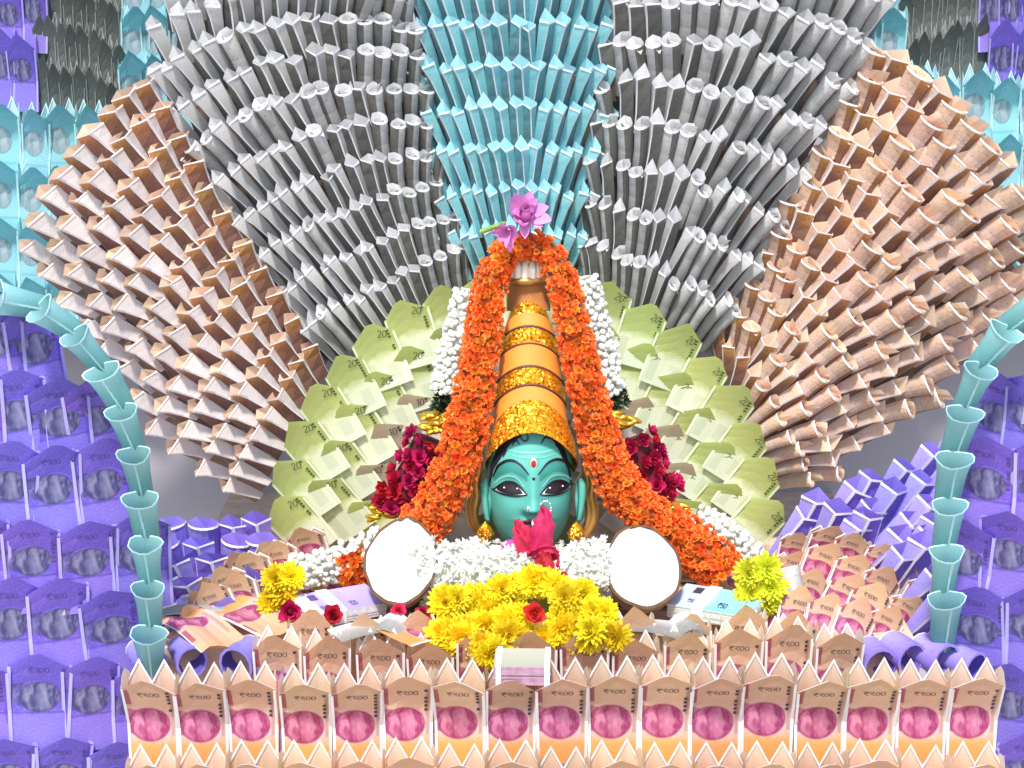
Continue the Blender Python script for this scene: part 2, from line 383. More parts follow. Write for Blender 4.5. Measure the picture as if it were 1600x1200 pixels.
def ridge(w, h, dep, lean, rng, skew=0, taper=.95, up=.2, sg=1, wedge=.3):
    """one pleat of a zigzag band: a full facet and a wedge facet meeting at a ridge, with a pale hollow mouth on top.
    sg=+1: the full (shade-darkened print) facet lies left of the ridge"""
    b = MB(); j = lambda a: rng.uniform(-a, a)*w
    ln = lean*rng.uniform(.9, 1.15); m = skew+rng.uniform(-.05, .05); bow = rng.uniform(-.03, .05)*w
    vs = (0, .35, .7, 1)
    def ring(v):
        z = ln*h*v**1.4; y = h*v; f = lerp(taper, 1.03, v)*.5
        return [Vector((-w*f, y, z)), Vector((w*lerp(m+wedge, m, v**.8), y, z+dep*lerp(.5, 1, v)+bow*sin(pi*v))), Vector((w*f, y, z))]
    RR = [ring(v) for v in vs]; hi = RR[-1]
    hi[0] += Vector((0, h*rng.uniform(-.02, .05), 0)); hi[2] += Vector((0, h*rng.uniform(-.02, .06), 0)); hi[1] += Vector((j(.05), h*rng.uniform(-.09, -.02), j(.06)))
    pk = Vector((j(.26), h*(1+up*.8+rng.uniform(-.12, .08)), hi[0].z-dep*rng.uniform(0, .3))); dp = Vector((j(.06), h*.90, hi[0].z-dep*.55))
    if sg < 0:
        for r_ in RR:
            for q in r_: q.x = -q.x
    def facet(a, c, mat):
        for i in range(3):
            q = [RR[i][a], RR[i][c], RR[i+1][c], RR[i+1][a]]
            b.face(q if sg > 0 else q[::-1], mat, [(0, vs[i]), (1, vs[i]), (1, vs[i+1]), (0, vs[i+1])] if sg > 0 else [(0, vs[i+1]), (1, vs[i+1]), (1, vs[i]), (0, vs[i])])
    facet(0, 1, 0); facet(1, 2, 1)
    L_, F_, R_ = hi
    # hollow mouth: sunk in the middle, paper edges rising to a point behind
    b.face([L_, F_, dp], 2, [(0, .5), (1, .6), (.5, 1)]); b.face([F_, R_, dp], 2, [(0, .6), (1, .5), (.5, 1)])
    b.face([L_, dp, pk], 2, [(0, .8), (.5, .8), (.5, 1)]); b.face([dp, R_, pk], 2, [(.5, .75), (1, .8), (.5, 1)])
    e = Vector((0, 0, .0008))
    for (p, q) in ((L_, F_), (F_, R_)):
        d = Vector((0, -.05*h, 0)); b.face([p+e, q+e, q+e+d, p+e+d*.6], 3)
    for i in range(3):
        p, q = RR[i][1], RR[i+1][1]; o = Vector((.07*w*lerp(.5, 1, vs[i]), 0, -.01*w))
        b.face([p-o*.8+e, p+o+e, q+o+e, q-o*.8+e], 3)
    return b
def roll(w, h, dep, lean, rng, taper=.95, flap=.5, n=8, dark=1):
    """a note rolled to a half-round pleat with a hollow mouth and a little flap standing at its back"""
    b = MB(); ln = lean*rng.uniform(.9, 1.2); ph = rng.uniform(-.1, .1); e = Vector((0, 0, .0008))
    def P(u, v):
        a = pi*(1-u); f = lerp(taper, 1.03, v)
        return Vector((cos(a)*w*.5*f, h*v-(.10*h*sin(a)*v), ln*h*v**1.4+sin(a+ph*sin(a))*dep*lerp(.6, 1, v)))
    vs = (0, .5, 1)
    for i in range(n):
        for q in range(2):
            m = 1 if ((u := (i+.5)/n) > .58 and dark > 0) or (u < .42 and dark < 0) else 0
            b.face([P(i/n, vs[q]), P((i+1)/n, vs[q]), P((i+1)/n, vs[q+1]), P(i/n, vs[q+1])], m, [(i/n, vs[q]), ((i+1)/n, vs[q]), ((i+1)/n, vs[q+1]), (i/n, vs[q+1])])
    c = Vector((rng.uniform(-.08, .08)*w, h*.84, ln*h-dep*.5)); kk_ = [P(0, 1), Vector((-w*.27, h*rng.uniform(1.03, 1.12), ln*h-dep*.25)), Vector((w*.22, h*rng.uniform(1.05, 1.16), ln*h-dep*.25)), P(1, 1)]
    for i in range(n):
        a, d = P(i/n, 1), P((i+1)/n, 1); b.face([a, d, c], 2, [(0, .6), (1, .6), (.5, 1)])
        g = Vector((0, -.05*h, 0)); b.face([a+e, d+e, d+e+g, a+e+g], 3)
    for i in range(3): b.face([kk_[i], c, kk_[i+1]], 2, [(0, .8), (.5, .6), (1, .9)])
    if flap > 0:
        f = flap*rng.uniform(.7, 1.2); sx = rng.uniform(-.1, .25)*w; z0 = ln*h-dep*.1
        t = rng.uniform(-.14, .14)*h; f *= rng.choice((1, 1, .6, .25))
        b.grid(lambda u, v: Vector((lerp(-.3, .46, u)*w*(1-.12*v)+sx*v, h*(.95+.26*f*v)+t*u*v*1.6-.03*h*v*v, z0-dep*.3+dep*.3*sin(pi*u)+dep*.75*v)), 3, 3, 2, lambda u, v: (u, .55+.45*v))
    return b
def variants(fn, n, mats, name='folded_note', smooth=False):
    return [fn(random.Random(100+i)).mesh(name, mats, smooth) for i in range(n)]

# ------------------------------------------------------------------ patches of notes
def patch(th, L, Rr, Y, rowgap, cell, meshfn, bow=0, s0=0, s1=1, tmin=0, tmax=1, jit=.05, axis=None, back=.03, tilt=0, rolljit=.11, scale=1.0, skip=None, boardm=None, stagger=True, const=False, pname='folded_note', frow=None):
    L, Rr = Poly(L), Poly(Rr)
    LL = (L.length+Rr.length)/2
    nrow = max(1, round(LL/rowgap))
    def px(s, t):
        a, b = L(s), Rr(s); q = a.lerp(b, t)
        ax = (lerp(L(min(1, s+.03)), Rr(min(1, s+.03)), .5)-lerp(L(max(0, s-.03)), Rr(max(0, s-.03)), .5)).normalized()
        return q+ax*(bow(s) if callable(bow) else bow)*(4*t*(1-t))
    def W(s, t): q = px(s, t); return at(q.x, q.y, Y(s, t))
    if boardm:
        b = MB(); g = lambda s, t, d: W(s, t)+Vector((0, d, 0))
        b.grid(lambda t, s: g(s, lerp(.02, .98, t), back), 12, 12); b.grid(lambda t, s: g(s, lerp(.98, .02, t), back+.012), 12, 12)
        for e in (.02, .98): b.grid(lambda d, s: g(s, e, back+.012*d), 1, 12)
        for e in (0, 1): b.grid(lambda d, t: g(e, lerp(.02, .98, t), back+.012*d), 1, 12)
        part('backing_board', b.mesh('backing_board', [boardm]), th)
    cnt = 0
    for i in range(nrow+1):
        s = lerp(s0, s1, i/nrow)
        wd = (Rr(s)-L(s)).length; n = max(2, round((wd if not const else (Rr(.5)-L(.5)).length)/cell)); fx = wd/n/cell*1.2 if const else 1; off = (.5 if (i % 2 and stagger) else 0)
        for j in range(n+(1 if off else 0)):
            t = (j+.5-off)/n
            t = max(.015, min(.985, t))
            t += R.uniform(-jit, jit)/n; ss = s+R.uniform(-jit, jit)/nrow
            if skip and skip(s, t): continue
            P = W(ss, t); e = .02
            ay = (W(ss+e, t)-W(ss-e, t)) if e < s < 1-e else ((W(ss+e, t)-W(ss, t)) if s <= e else (W(ss, t)-W(ss-e, t)))
            if axis: ay = axis(s, t, ay)
            tx = W(s, min(1, t+e))-W(s, max(0, t-e))
            ay.normalize(); z = tx.cross(ay).normalized(); x = ay.cross(z)
            ay = (ay+z*tilt).normalized(); z = x.cross(ay)
            a = R.gauss(0, rolljit); x, ay = x*cos(a)+ay*sin(a), ay*cos(a)-x*sin(a)
            a = R.gauss(0, rolljit); x, z = x*cos(a)+z*sin(a), z*cos(a)-x*sin(a)
            M = frame(P, x, ay, z) @ Matrix.Diagonal((fx*R.uniform(.95, 1.08), R.uniform(.94, 1.07), (fx+1)/2*R.uniform(.92, 1.1), 1))
            me = meshfn(s, t); cnt += 1
            part(pname, me, th, M)
    return cnt
def pick(vs): return lambda s, t: R.choice(vs)
K0 = k(at(800, 600, .5))     # about the fan distance

GRP = 'fans of folded banknotes behind the idol'
def bulge(y0, d): return lambda s, t: y0-d*4*t*(1-t)
# central turquoise fan
kk = K0
def pl(w, h, d, mats, n=8, sg=1, **q): return variants(lambda r: ridge(w*kk, h*kk, d*kk, q.get('lean', .3), r, skew=q.get('skew', 0), up=q.get('up', .16), sg=sg, wedge=q.get('wedge', .25)), n, mats)
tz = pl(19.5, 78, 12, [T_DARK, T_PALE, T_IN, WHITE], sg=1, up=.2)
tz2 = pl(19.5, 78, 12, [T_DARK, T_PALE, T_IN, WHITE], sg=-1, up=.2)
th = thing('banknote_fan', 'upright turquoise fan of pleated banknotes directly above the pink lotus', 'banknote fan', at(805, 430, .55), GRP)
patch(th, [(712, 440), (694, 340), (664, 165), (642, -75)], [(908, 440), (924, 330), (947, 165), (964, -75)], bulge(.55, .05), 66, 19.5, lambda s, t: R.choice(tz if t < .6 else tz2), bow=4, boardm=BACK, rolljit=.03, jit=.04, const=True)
# grey fans
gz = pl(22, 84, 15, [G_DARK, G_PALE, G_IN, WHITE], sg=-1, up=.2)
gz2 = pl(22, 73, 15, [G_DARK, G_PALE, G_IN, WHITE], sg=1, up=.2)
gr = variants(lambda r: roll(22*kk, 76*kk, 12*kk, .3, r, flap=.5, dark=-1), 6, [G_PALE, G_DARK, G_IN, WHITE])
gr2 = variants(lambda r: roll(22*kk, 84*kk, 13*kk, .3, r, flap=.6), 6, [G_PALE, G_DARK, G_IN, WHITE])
th = thing('banknote_fan', 'stone grey fan of pleated banknotes left of the turquoise fan', 'banknote fan', at(620, 520, .5), GRP)
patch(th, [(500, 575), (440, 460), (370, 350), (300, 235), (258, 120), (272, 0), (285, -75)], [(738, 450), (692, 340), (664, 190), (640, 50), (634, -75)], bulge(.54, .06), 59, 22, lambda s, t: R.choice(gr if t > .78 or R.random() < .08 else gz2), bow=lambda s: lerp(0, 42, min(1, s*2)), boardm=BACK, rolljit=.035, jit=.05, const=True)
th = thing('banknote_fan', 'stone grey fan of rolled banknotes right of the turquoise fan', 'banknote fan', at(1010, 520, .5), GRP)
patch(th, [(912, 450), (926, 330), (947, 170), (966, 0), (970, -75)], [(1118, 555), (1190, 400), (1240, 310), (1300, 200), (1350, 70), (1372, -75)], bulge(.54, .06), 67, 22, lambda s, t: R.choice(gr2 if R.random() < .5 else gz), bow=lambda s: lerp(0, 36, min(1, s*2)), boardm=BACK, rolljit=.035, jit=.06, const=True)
# orange fans
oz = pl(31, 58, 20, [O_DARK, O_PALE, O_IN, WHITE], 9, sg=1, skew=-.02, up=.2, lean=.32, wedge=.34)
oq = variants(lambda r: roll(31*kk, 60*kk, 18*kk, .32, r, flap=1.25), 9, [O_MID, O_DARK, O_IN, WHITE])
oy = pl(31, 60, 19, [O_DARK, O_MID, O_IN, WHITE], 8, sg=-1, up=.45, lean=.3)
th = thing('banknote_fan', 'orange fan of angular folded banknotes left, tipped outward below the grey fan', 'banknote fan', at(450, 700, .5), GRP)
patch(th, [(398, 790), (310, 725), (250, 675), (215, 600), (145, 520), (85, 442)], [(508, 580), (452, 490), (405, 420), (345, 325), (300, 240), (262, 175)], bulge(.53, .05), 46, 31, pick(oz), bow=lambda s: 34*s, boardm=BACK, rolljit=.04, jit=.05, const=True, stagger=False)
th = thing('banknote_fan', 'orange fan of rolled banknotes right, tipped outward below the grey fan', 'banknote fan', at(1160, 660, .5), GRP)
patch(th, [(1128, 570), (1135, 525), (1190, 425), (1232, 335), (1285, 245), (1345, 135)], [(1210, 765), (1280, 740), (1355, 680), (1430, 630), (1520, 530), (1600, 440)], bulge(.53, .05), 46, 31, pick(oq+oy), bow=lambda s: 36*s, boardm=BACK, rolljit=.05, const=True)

# ------------------------------------------------------------------ wall panels
kw = k(at(100, 200, .76))
def hv(n, w, h, dep, lean, mats, kx, word=None, **kw_): return variants(lambda r: house(w*kx, h*kx, dep*kx, lean, r, 0, 1, 3, word, **kw_), n, mats)
wv = hv(3, 46, 130, 16, .22, [V_FRONT, V_SIDE, V_SIDE, INKV], kw, None)
wg = hv(4, 24, 112, 9, .26, [G_FRONT, G_SIDE, G_SIDE, INK], kw, None, rim=.3)
wt = hv(4, 48, 120, 15, .3, [T_FRONT, T_SIDE, T_SIDE, INK], kw, None, lean0=.55)
flat = lambda y: (lambda s, t: y)
GW = 'note panels on the back wall'
def panel(name_label, x0, x1, y0, y1, Y, gap, cell, ms, st=True, slope=0, group=GW, bm=BACK):
    th = thing('note_screen', name_label, 'banknote screen', at((x0+x1)/2, y1, Y), group)
    patch(th, [(x0, y1), (x0, y0)], [(x1, y1+slope), (x1, y0+slope)], flat(Y), gap, cell, pick(ms), boardm=bm, rolljit=.03, stagger=st, back=.02)
panel('narrow violet banknote panel on the wall in the top left corner', -330, 56, -90, 175, .79, 88, 37, wv)
panel('dark grey-green banknote panel on the wall between violet and turquoise strips, left', 62, 188, -60, 195, .80, 72, 18, wg, slope=40)
panel('narrow turquoise banknote strip on the wall beside the left grey fan', 194, 300, -90, 200, .79, 78, 34, wt, False)
panel('narrow turquoise banknote strip on the wall beside the right grey fan', 1335, 1408, -90, 130, .79, 78, 34, wt, False)
panel('dark grey-green banknote panel on the wall between turquoise and violet strips, right', 1412, 1540, -60, 170, .80, 72, 18, wg, slope=-40)
panel('narrow violet banknote panel on the wall in the top right corner', 1546, 1930, -90, 330, .79, 88, 37, wv)
panel('low turquoise panel of gabled banknotes behind the left orange fan', -330, 212, 262, 520, .70, 88, 47, wt, False, slope=30)
panel('low turquoise panel of gabled banknotes behind the right orange fan', 1410, 1870, 230, 500, .70, 86, 44, wt, False, slope=12)

# ------------------------------------------------------------------ green halo panel
kh = k(at(800, 650, .43))
HX, HY, HR = 822, 835, 395
hg = hv(6, 72, 112, 3, .15, [N_FRONT, N_SIDE, N_SIDE, INKG], kh, ['2', '0'], wpos=(.62, .74, .16, .10), rot=-.35, sh=.73, lean0=.42, spike=.1, rim=.07, nob=True)
hb = hv(5, 72, 112, 3, .15, [B_FRONT, B_SIDE, B_SIDE, INK], kh, ['1', '0'], wpos=(.62, .74, .16, .10), rot=-.35, sh=.73, lean0=.42, spike=.1, rim=.07, nob=True)
th = thing('halo', 'half round halo of green and brown banknotes behind the idol', 'halo', at(HX, 870, .43))
b = MB()
def hdisc(d):
    return lambda u, v: at(HX-(HR-26)*v*cos(pi*u), HY+40-(HR-10)*v*sin(pi*u)*1.02, .46+d)
b.grid(hdisc(0), 32, 4); b.grid(lambda u, v: hdisc(.012)(1-u, v), 32, 4); b.grid(lambda u, v: hdisc(.012*v)(u, 1), 32, 1)
part('backing_board', b.mesh('backing_board', [plain('green_board', (.30, .32, .16), .8, amt=.2)]), th)
for ri, (rr, ms) in enumerate(((342, hg), (283, hg), (222, hb), (164, hb), (112, hb))):
    n = round(pi*rr/60)
    for j in range(n+1):
        for sg in (1,):
            a = pi*(j+(.5 if ri % 2 else 0))/n
            if a > pi: continue
            x, y = HX-rr*cos(a), HY-rr*sin(a)*1.0
            if abs(a-pi/2) < .16 and rr > 250: pass
            rad = Vector((-cos(a), -sin(a))); ax = Vector((rad.x*.62, rad.y*.3-.75)).normalized()
            P = at(x-ax.x*34, y-ax.y*34, .44-.008*(4-ri)); Q = at(x+ax.x*40, y+ax.y*40, .44-.008*(4-ri))
            ay = (Q-P).normalized(); z = Vector((rad.x*.12+R.uniform(-.06, .06), -1, 0)); xx = ay.cross(z).normalized(); z = xx.cross(ay)
            part('folded_note', R.choice(ms if not (ri == 2 and (a < .25 or a > pi-.25)) else hg), th, frame(P, xx, ay, z) @ Matrix.Scale(R.uniform(.95, 1.05), 4))

# ------------------------------------------------------------------ violet columns with turquoise edging
kc = k(at(100, 900, .06))
cv = hv(8, 96, 168, 12, .15, [V_FRONT, V_SIDE, V_SIDE, INKV], kc, ['R', 'd1', '0', '0'], wpos=(.32, .77, .13, .05), sh=.82, lean0=.58, rim=.05, spike=.15, nob=True)
def cup_mesh(r):
    b = MB(); W_ = 1.0; ph1, ph2 = r.uniform(0, 6), r.uniform(0, 6)
    def P(u, v):
        a = 2*pi*u; f = (lerp(.66, .84, v)+.14*max(0, (v-.6)/.4)**1.5)*(1+.05*sin(3*a+ph1)*v+.035*sin(5*a+ph2+4*v))
        return Vector((cos(a)*.5*f, v-(.07*sin(a)*v if False else 0)+.03*cos(2*a)*v, sin(a)*.36*f))
    b.grid(P, 14, 6, 0)
    for i in range(14):
        a, c = P(i/14, 1), P((i+1)/14, 1); ra, rc = Vector((a.x*1.07, a.y+.012, a.z*1.07)), Vector((c.x*1.07, c.y+.012, c.z*1.07)); d = Vector((0, -.03, 0))
        b.face([a, c, rc, ra], 1); b.face([ra, rc, rc+d, ra+d], 1)
    x = r.uniform(-.08, .08)
    for j in range(6):
        q = [P(.22, j/6), P(.245, j/6), P(.245, (j+1)/6), P(.22, (j+1)/6)]
        b.face([Vector((p.x+x*j*.2, p.y, p.z*1.015+.004)) for p in q], 1)
    return b
CUP_T = note_mat('turquoise_edging_note', [(0, (.13, .36, .36)), (.5, (.20, .48, .47)), (1, (.38, .68, .66))], lines=.1, transl=.3)
cups = [cup_mesh(random.Random(i)).mesh('edging_note', [CUP_T, T_SIDE], True) for i in range(7)]
GC = 'violet banknote columns either side of the altar'
def column(label, L, Rr, Yf, cups_path, cupY, rev, cell, slopeaxis):
    th = thing('note_column', label, 'column', at((L[0][0]+Rr[0][0])/2, 1220, .08), GC)
    patch(th, L, Rr, Yf, 109, cell, pick(cv), boardm=plain('violet_board', (.2, .14, .45), .8), rolljit=.035, back=.03, jit=.06, axis=lambda s, t, a: Vector((a.x*.25, a.y*.3, a.z)))
    pts = Poly(cups_path); n = round(pts.length/70)
    for i in range(n):
        a, c = pts(i/n), pts(min(1, (i+1.12)/n)); P, Q = at(a.x, a.y, cupY), at(c.x, c.y, cupY-.012)
        ay = Q-P; l = ay.length; ay.normalize(); ay = (ay+Vector((0, -.32, 0))).normalized(); z = Vector((0, -1, -.12)); x = ay.cross(z).normalized(); z = x.cross(ay)
        w = 56*k(P); part('edging_note', R.choice(cups), th, frame(P, x, ay, z) @ Matrix.Diagonal((w*R.uniform(.9, 1.08), l*1.12, w, 1)))
column('violet column of folded banknotes at the left edge with turquoise edging', [(-110, 1290), (-110, 620)], [(222, 1290), (230, 960), (205, 790), (110, 640)],
    lambda s, t: .06+.10*(t)**2*.6, [(238, 1060), (236, 900), (228, 800), (212, 690), (184, 605), (142, 540), (92, 488), (30, 464), (-60, 455)], .075, False, 80, None)
column('violet column of folded banknotes at the right edge with turquoise edging', [(1480, 1290), (1488, 960), (1505, 780), (1600, 640)], [(1740, 1290), (1740, 620)],
    lambda s, t: .06+.10*(1-t)**2*.6, [(1472, 1010), (1472, 900), (1476, 800), (1486, 700), (1508, 610), (1545, 535), (1600, 480), (1680, 440)], .075, True, 80, None)

# ------------------------------------------------------------------ orange front border
kf = k(at(800, 1100, 0))
of = hv(8, 82, 166, 34, .36, [O_FRONT, O_SIDE, WHITE, INK, O_IN], kf, ['R', 'd2', '0', '0'], wpos=(.30, .735, .16, .05), sh=.80, lean0=.5, rim=.1, spike=.85, bm=4)
def rowof(th, pts, Y, n, ms, lean=0, fan=0, name='folded_note', sc=1.0, hj=4):
    pl = Poly(pts)
    for i in range(n):
        t = (i+.5)/n; q = pl(t); P = at(q.x+R.uniform(-2, 2), q.y+R.uniform(-hj, hj), Y(t) if callable(Y) else Y)
        ang = fan(t) if callable(fan) else fan
        M = Matrix.Translation(P) @ Matrix.Rotation(ang, 4, 'Y') @ Matrix.Rotation(R.gauss(0, .05), 4, 'Z') @ Matrix.Rotation(pi/2+lean+R.gauss(0, .03), 4, 'X')
        part(name, R.choice(ms), th, M @ Matrix.Scale(sc*R.uniform(.97, 1.03), 4))
th = thing('note_border', 'upper front border of gabled orange banknotes along the table edge', 'banknote border', at(875, 1190, 0), 'orange banknote borders at the front')
rowof(th, [(200, 1196), (850, 1192), (1556, 1190)], -.012, 17, of)
th2 = thing('note_border', 'lowest front border of gabled orange banknotes cut by the picture bottom', 'banknote border', at(875, 1290, -.03), 'orange banknote borders at the front')
rowof(th2, [(205, 1326), (1556, 1321)], -.045, 17, of)
th3 = thing('note_border', 'low back border of orange banknotes just behind the front ones', 'banknote border', at(800, 1060, .05), 'orange banknote borders at the front')
rowof(th3, [(395, 1133), (800, 1140), (1200, 1130), (1350, 1125)], .045, 12, of, lean=-.25, sc=.95, hj=10)
th4 = thing('note_border', 'innermost border of orange banknotes under the coconuts and flowers', 'banknote border', at(800, 1040, .10), 'orange banknote borders at the front')
rowof(th4, [(440, 1100), (700, 1108), (980, 1108), (1290, 1095)], .075, 10, of, lean=-.5, sc=.9, hj=8)

# ------------------------------------------------------------------ lotus tiers on both sides
GT = 'lotus tiers of banknotes round the altar'
ol = hv(5, 62, 84, 22, .32, [O_FRONT, O_SIDE, WHITE, INK], k(at(400, 900, .2)), ['R', 'd2', '0', '0'], wpos=(.30, .66, .13, .06), sh=.68, lean0=.4, spike=.6)
def arcs(th, rows, ms, name='folded_note'):
    for pts, Y0, Y1, n, a0, a1, tl in rows:
        pl = Poly(pts)
        for i in range(n):
            t = (i+.5)/n; q = pl(t); P = at(q.x, q.y, lerp(Y0, Y1, t)); a = lerp(a0, a1, t)+R.gauss(0, .05)
            M = Matrix.Translation(P) @ Matrix.Rotation(a, 4, 'Y') @ Matrix.Rotation(R.gauss(0, .12), 4, 'Z') @ Matrix.Rotation(pi/2+tl, 4, 'X')
            part(name, R.choice(ms), th, M @ Matrix.Scale(R.uniform(.93, 1.07), 4))
th = thing('note_tier', 'orange lotus tier of gabled banknotes left, beside the yellow flower', 'banknote tier', onz(380, 990), GT)
arcs(th, [([(340, 985), (390, 930), (450, 905), (520, 890)], .24, .34, 4, -.45, -.2, -.1), ([(335, 1010), (375, 960), (430, 925), (470, 915)], .20, .30, 4, -.5, -.25, -.2),
          ([(320, 1030), (352, 990), (400, 960)], .15, .23, 3, -.5, -.3, -.3)], ol)
th = thing('note_tier', 'orange lotus tier of gabled banknotes right, beyond the yellow-green flower', 'banknote tier', onz(1330, 990), GT)
arcs(th, [([(1215, 905), (1290, 890), (1370, 920), (1430, 990)], .34, .22, 6, .2, .5, -.1), ([(1200, 935), (1270, 925), (1350, 955), (1405, 1010)], .29, .18, 5, .25, .5, -.25),
          ([(1195, 970), (1260, 965), (1330, 985), (1380, 1035)], .23, .13, 5, .25, .5, -.45), ([(1180, 1010), (1260, 1005), (1340, 1025)], .16, .09, 4, .1, .4, -.6)], ol)
kv = k(at(300, 850, .32))
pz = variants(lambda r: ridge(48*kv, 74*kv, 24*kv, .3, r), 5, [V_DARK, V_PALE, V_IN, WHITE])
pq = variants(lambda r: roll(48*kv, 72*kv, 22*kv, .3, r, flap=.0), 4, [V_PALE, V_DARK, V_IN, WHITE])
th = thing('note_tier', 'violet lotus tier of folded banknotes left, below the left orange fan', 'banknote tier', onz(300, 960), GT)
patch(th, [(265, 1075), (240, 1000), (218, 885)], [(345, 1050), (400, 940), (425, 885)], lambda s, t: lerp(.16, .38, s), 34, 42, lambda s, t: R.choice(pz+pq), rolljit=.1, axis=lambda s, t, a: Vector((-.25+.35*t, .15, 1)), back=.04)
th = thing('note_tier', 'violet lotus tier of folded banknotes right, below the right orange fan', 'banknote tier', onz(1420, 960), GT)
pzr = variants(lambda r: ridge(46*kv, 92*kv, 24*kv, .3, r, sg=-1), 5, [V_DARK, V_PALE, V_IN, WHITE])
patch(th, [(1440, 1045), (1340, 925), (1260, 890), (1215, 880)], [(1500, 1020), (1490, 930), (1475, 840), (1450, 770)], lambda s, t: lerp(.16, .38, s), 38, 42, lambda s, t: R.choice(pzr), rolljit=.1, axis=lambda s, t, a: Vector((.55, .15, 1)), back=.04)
# violet curled notes lying open towards the viewer
def curl(w, l, r):
    b = MB(); 
    P = lambda u, v, o=0: Vector((cos(pi*(1.4-1.8*u))*(w*.5+o), sin(pi*(1.4-1.8*u))*(w*.55+o)*lerp(1, .8, v), -l*v))
    b.grid(lambda u, v: P(u, v), 12, 4, 0); b.grid(lambda u, v: P(u, v, -.0012), 12, 4, 1)
    for i in range(12): b.face([P(i/12, 0, .0006), P((i+1)/12, 0, .0006), P((i+1)/12, 0, -.003), P(i/12, 0, -.003)], 2)
    return b.mesh('curled_note', [V_PALE, V_IN, V_PALE], True)
kcu = k(at(400, 1020, .06))
cm = [curl(w*kcu, 60*kcu, R) for w in (50, 56, 44)]
GV = 'violet curls behind the front border'
for lab, spots in (('row of violet banknote curls at the left end behind the front border', [(238, 1040, .5, 60), (300, 1035, .4, 0), (368, 1040, -.35, 1), (422, 1045, -.1, 2)]),
                   ('row of violet banknote curls at the right end behind the front border', [(1322, 1040, .1, 2), (1376, 1042, .25, 1), (1425, 1030, .45, 0), (1478, 1035, .6, 1), (1525, 1045, .7, 0)])):
    th = thing('curled_note_row', lab, 'banknotes', at(spots[0][0], 1050, .05), GV)
    for x, y, a, v in spots:
        P = at(x, y, .055); part('curled_note', cm[v % 3], th, Matrix.Translation(P) @ Matrix.Rotation(a, 4, 'Z') @ Matrix.Rotation(a*.3, 4, 'Y') @ Matrix.Rotation(pi/2+.15, 4, 'X'))

# ================================================================== the idol
GY = .31                                      # depth of the face's rim plane
def G(px, py, out=0):                          # a point 'out' photo pixels in front of the rim plane
    P = at(px, py, GY); return Vector((P.x, GY-out*KG, P.z))
KG = k(at(828, 755, GY))
SKIN = plain('teal_painted_skin', (.085, .36, .295), .52, amt=.08, scale=8, c2=(.10, .40, .33), coat=.0, spec=.35, bump=.03)
SKIND = plain('dark_teal_paint', (.03, .22, .18), .4, amt=.1)
SKINL = plain('pale_teal', (.16, .52, .42), .4, amt=.1)
BLACK = plain('black_paint', (.008, .008, .014), .35)
IRIS = plain('dark_brown_iris', (.012, .006, .010), .5)
HAIRM = plain('dark_painted_hair', (.012, .012, .022), .5, amt=.4, scale=60)
EYEW = plain('white_eye_paint', (.75, .75, .72), .3)
LIP = plain('dark_red_lip', (.16, .018, .022), .35)
BIND = plain('red_bindi', (.30, .02, .015), .5); BINDR = plain('buff_bindi_ring', (.5, .38, .30), .5)
SILV = plain('silver_jewel', (.85, .86, .88), .15, metal=.9)
PEARL = plain('pearl', (.85, .83, .78), .15, coat=.6)
CLOTH = plain('orange_crown_cloth', (.80, .27, .035), .6, amt=.1, scale=30, bump=.15)
BRAID = plain('dark_brown_braid', (.10, .028, .012), .6, amt=.3, scale=80)
SEQ = sequin_mat('gold_sequins')
OLDG = plain('old_gold', (.62, .34, .10), .36, metal=.6, amt=.4, scale=30)
IVORY = plain('ivory_jewels', (.82, .78, .62), .2, coat=.5)
FX = 833                                       # feature axis (the face looks a touch to the right)
WPT = [(-108, 6), (-100, 22), (-90, 37), (-75, 50), (-55, 59), (-35, 64), (-10, 66.5), (15, 67), (40, 66), (65, 62), (85, 54), (102, 42), (112, 24), (116, 6)]
def wof(Z):
    for (a, x), (b, y) in zip(WPT, WPT[1:]):
        if Z <= b:
            t = max(0, (Z-a)/(b-a)); return lerp(x, y, t)
    return 6
def wsm(Z): return (wof(Z-6)+wof(Z-3)+wof(Z)+wof(Z+3)+wof(Z+6))/5
def ga(x, s): return exp(-x*x/(2*s*s))
def bump(X, Z):
    x = X-(FX-828)
    h = 0
    if -30 < Z < 60: h += lerp(17, 2, max(0, min(1, (Z+18)/62)))*ga(x, lerp(8.5, 5, max(0, min(1, (Z+18)/62))))*(1 if Z > -18 else ga(Z+18, 5))
    h += 7*ga(x, 8)*ga(Z+17, 7)+5*(ga(x-10, 4.5)+ga(x+10, 4.5))*ga(Z+20, 5)
    for sx in (-36, 35):
        h += -7*ga(x-sx, 15)*ga(Z-9, 10)+6.5*ga(x-sx, 15)*ga(Z-6, 7)+3*ga(x-sx*.95, 20)*ga(Z-40, 10)
        h += 4*ga(x-sx*1.05, 17)*ga(Z+26, 18)
    h += 5*ga(x, 15)*ga(Z+39, 3.6)+6*ga(x, 12)*ga(Z+48, 4.5)-3*ga(x, 16)*ga(Z+43.5, 1.6)-3*ga(x, 13)*ga(Z+57, 4)
    h += 8*ga(x, 15)*ga(Z+74, 11)
    return h
def dmx(Z): return 78*sqrt(max(.03, 1-((Z-6)/122)**2))
def surf(X, Z):
    w = wsm(Z); q = max(-.995, min(.995, X/w)); return dmx(Z)*(1-q*q)**.42+bump(X, Z)
def FP(px, py, off=0): 
    X, Z = px-828, 755-py; return G(px, py, surf(X, Z)+off)
idol = thing('goddess_idol', 'teal painted goddess head with tall orange and gold tiered crown', 'idol', G(828, 905, 0))
b = MB()
NU, NV = 110, 130
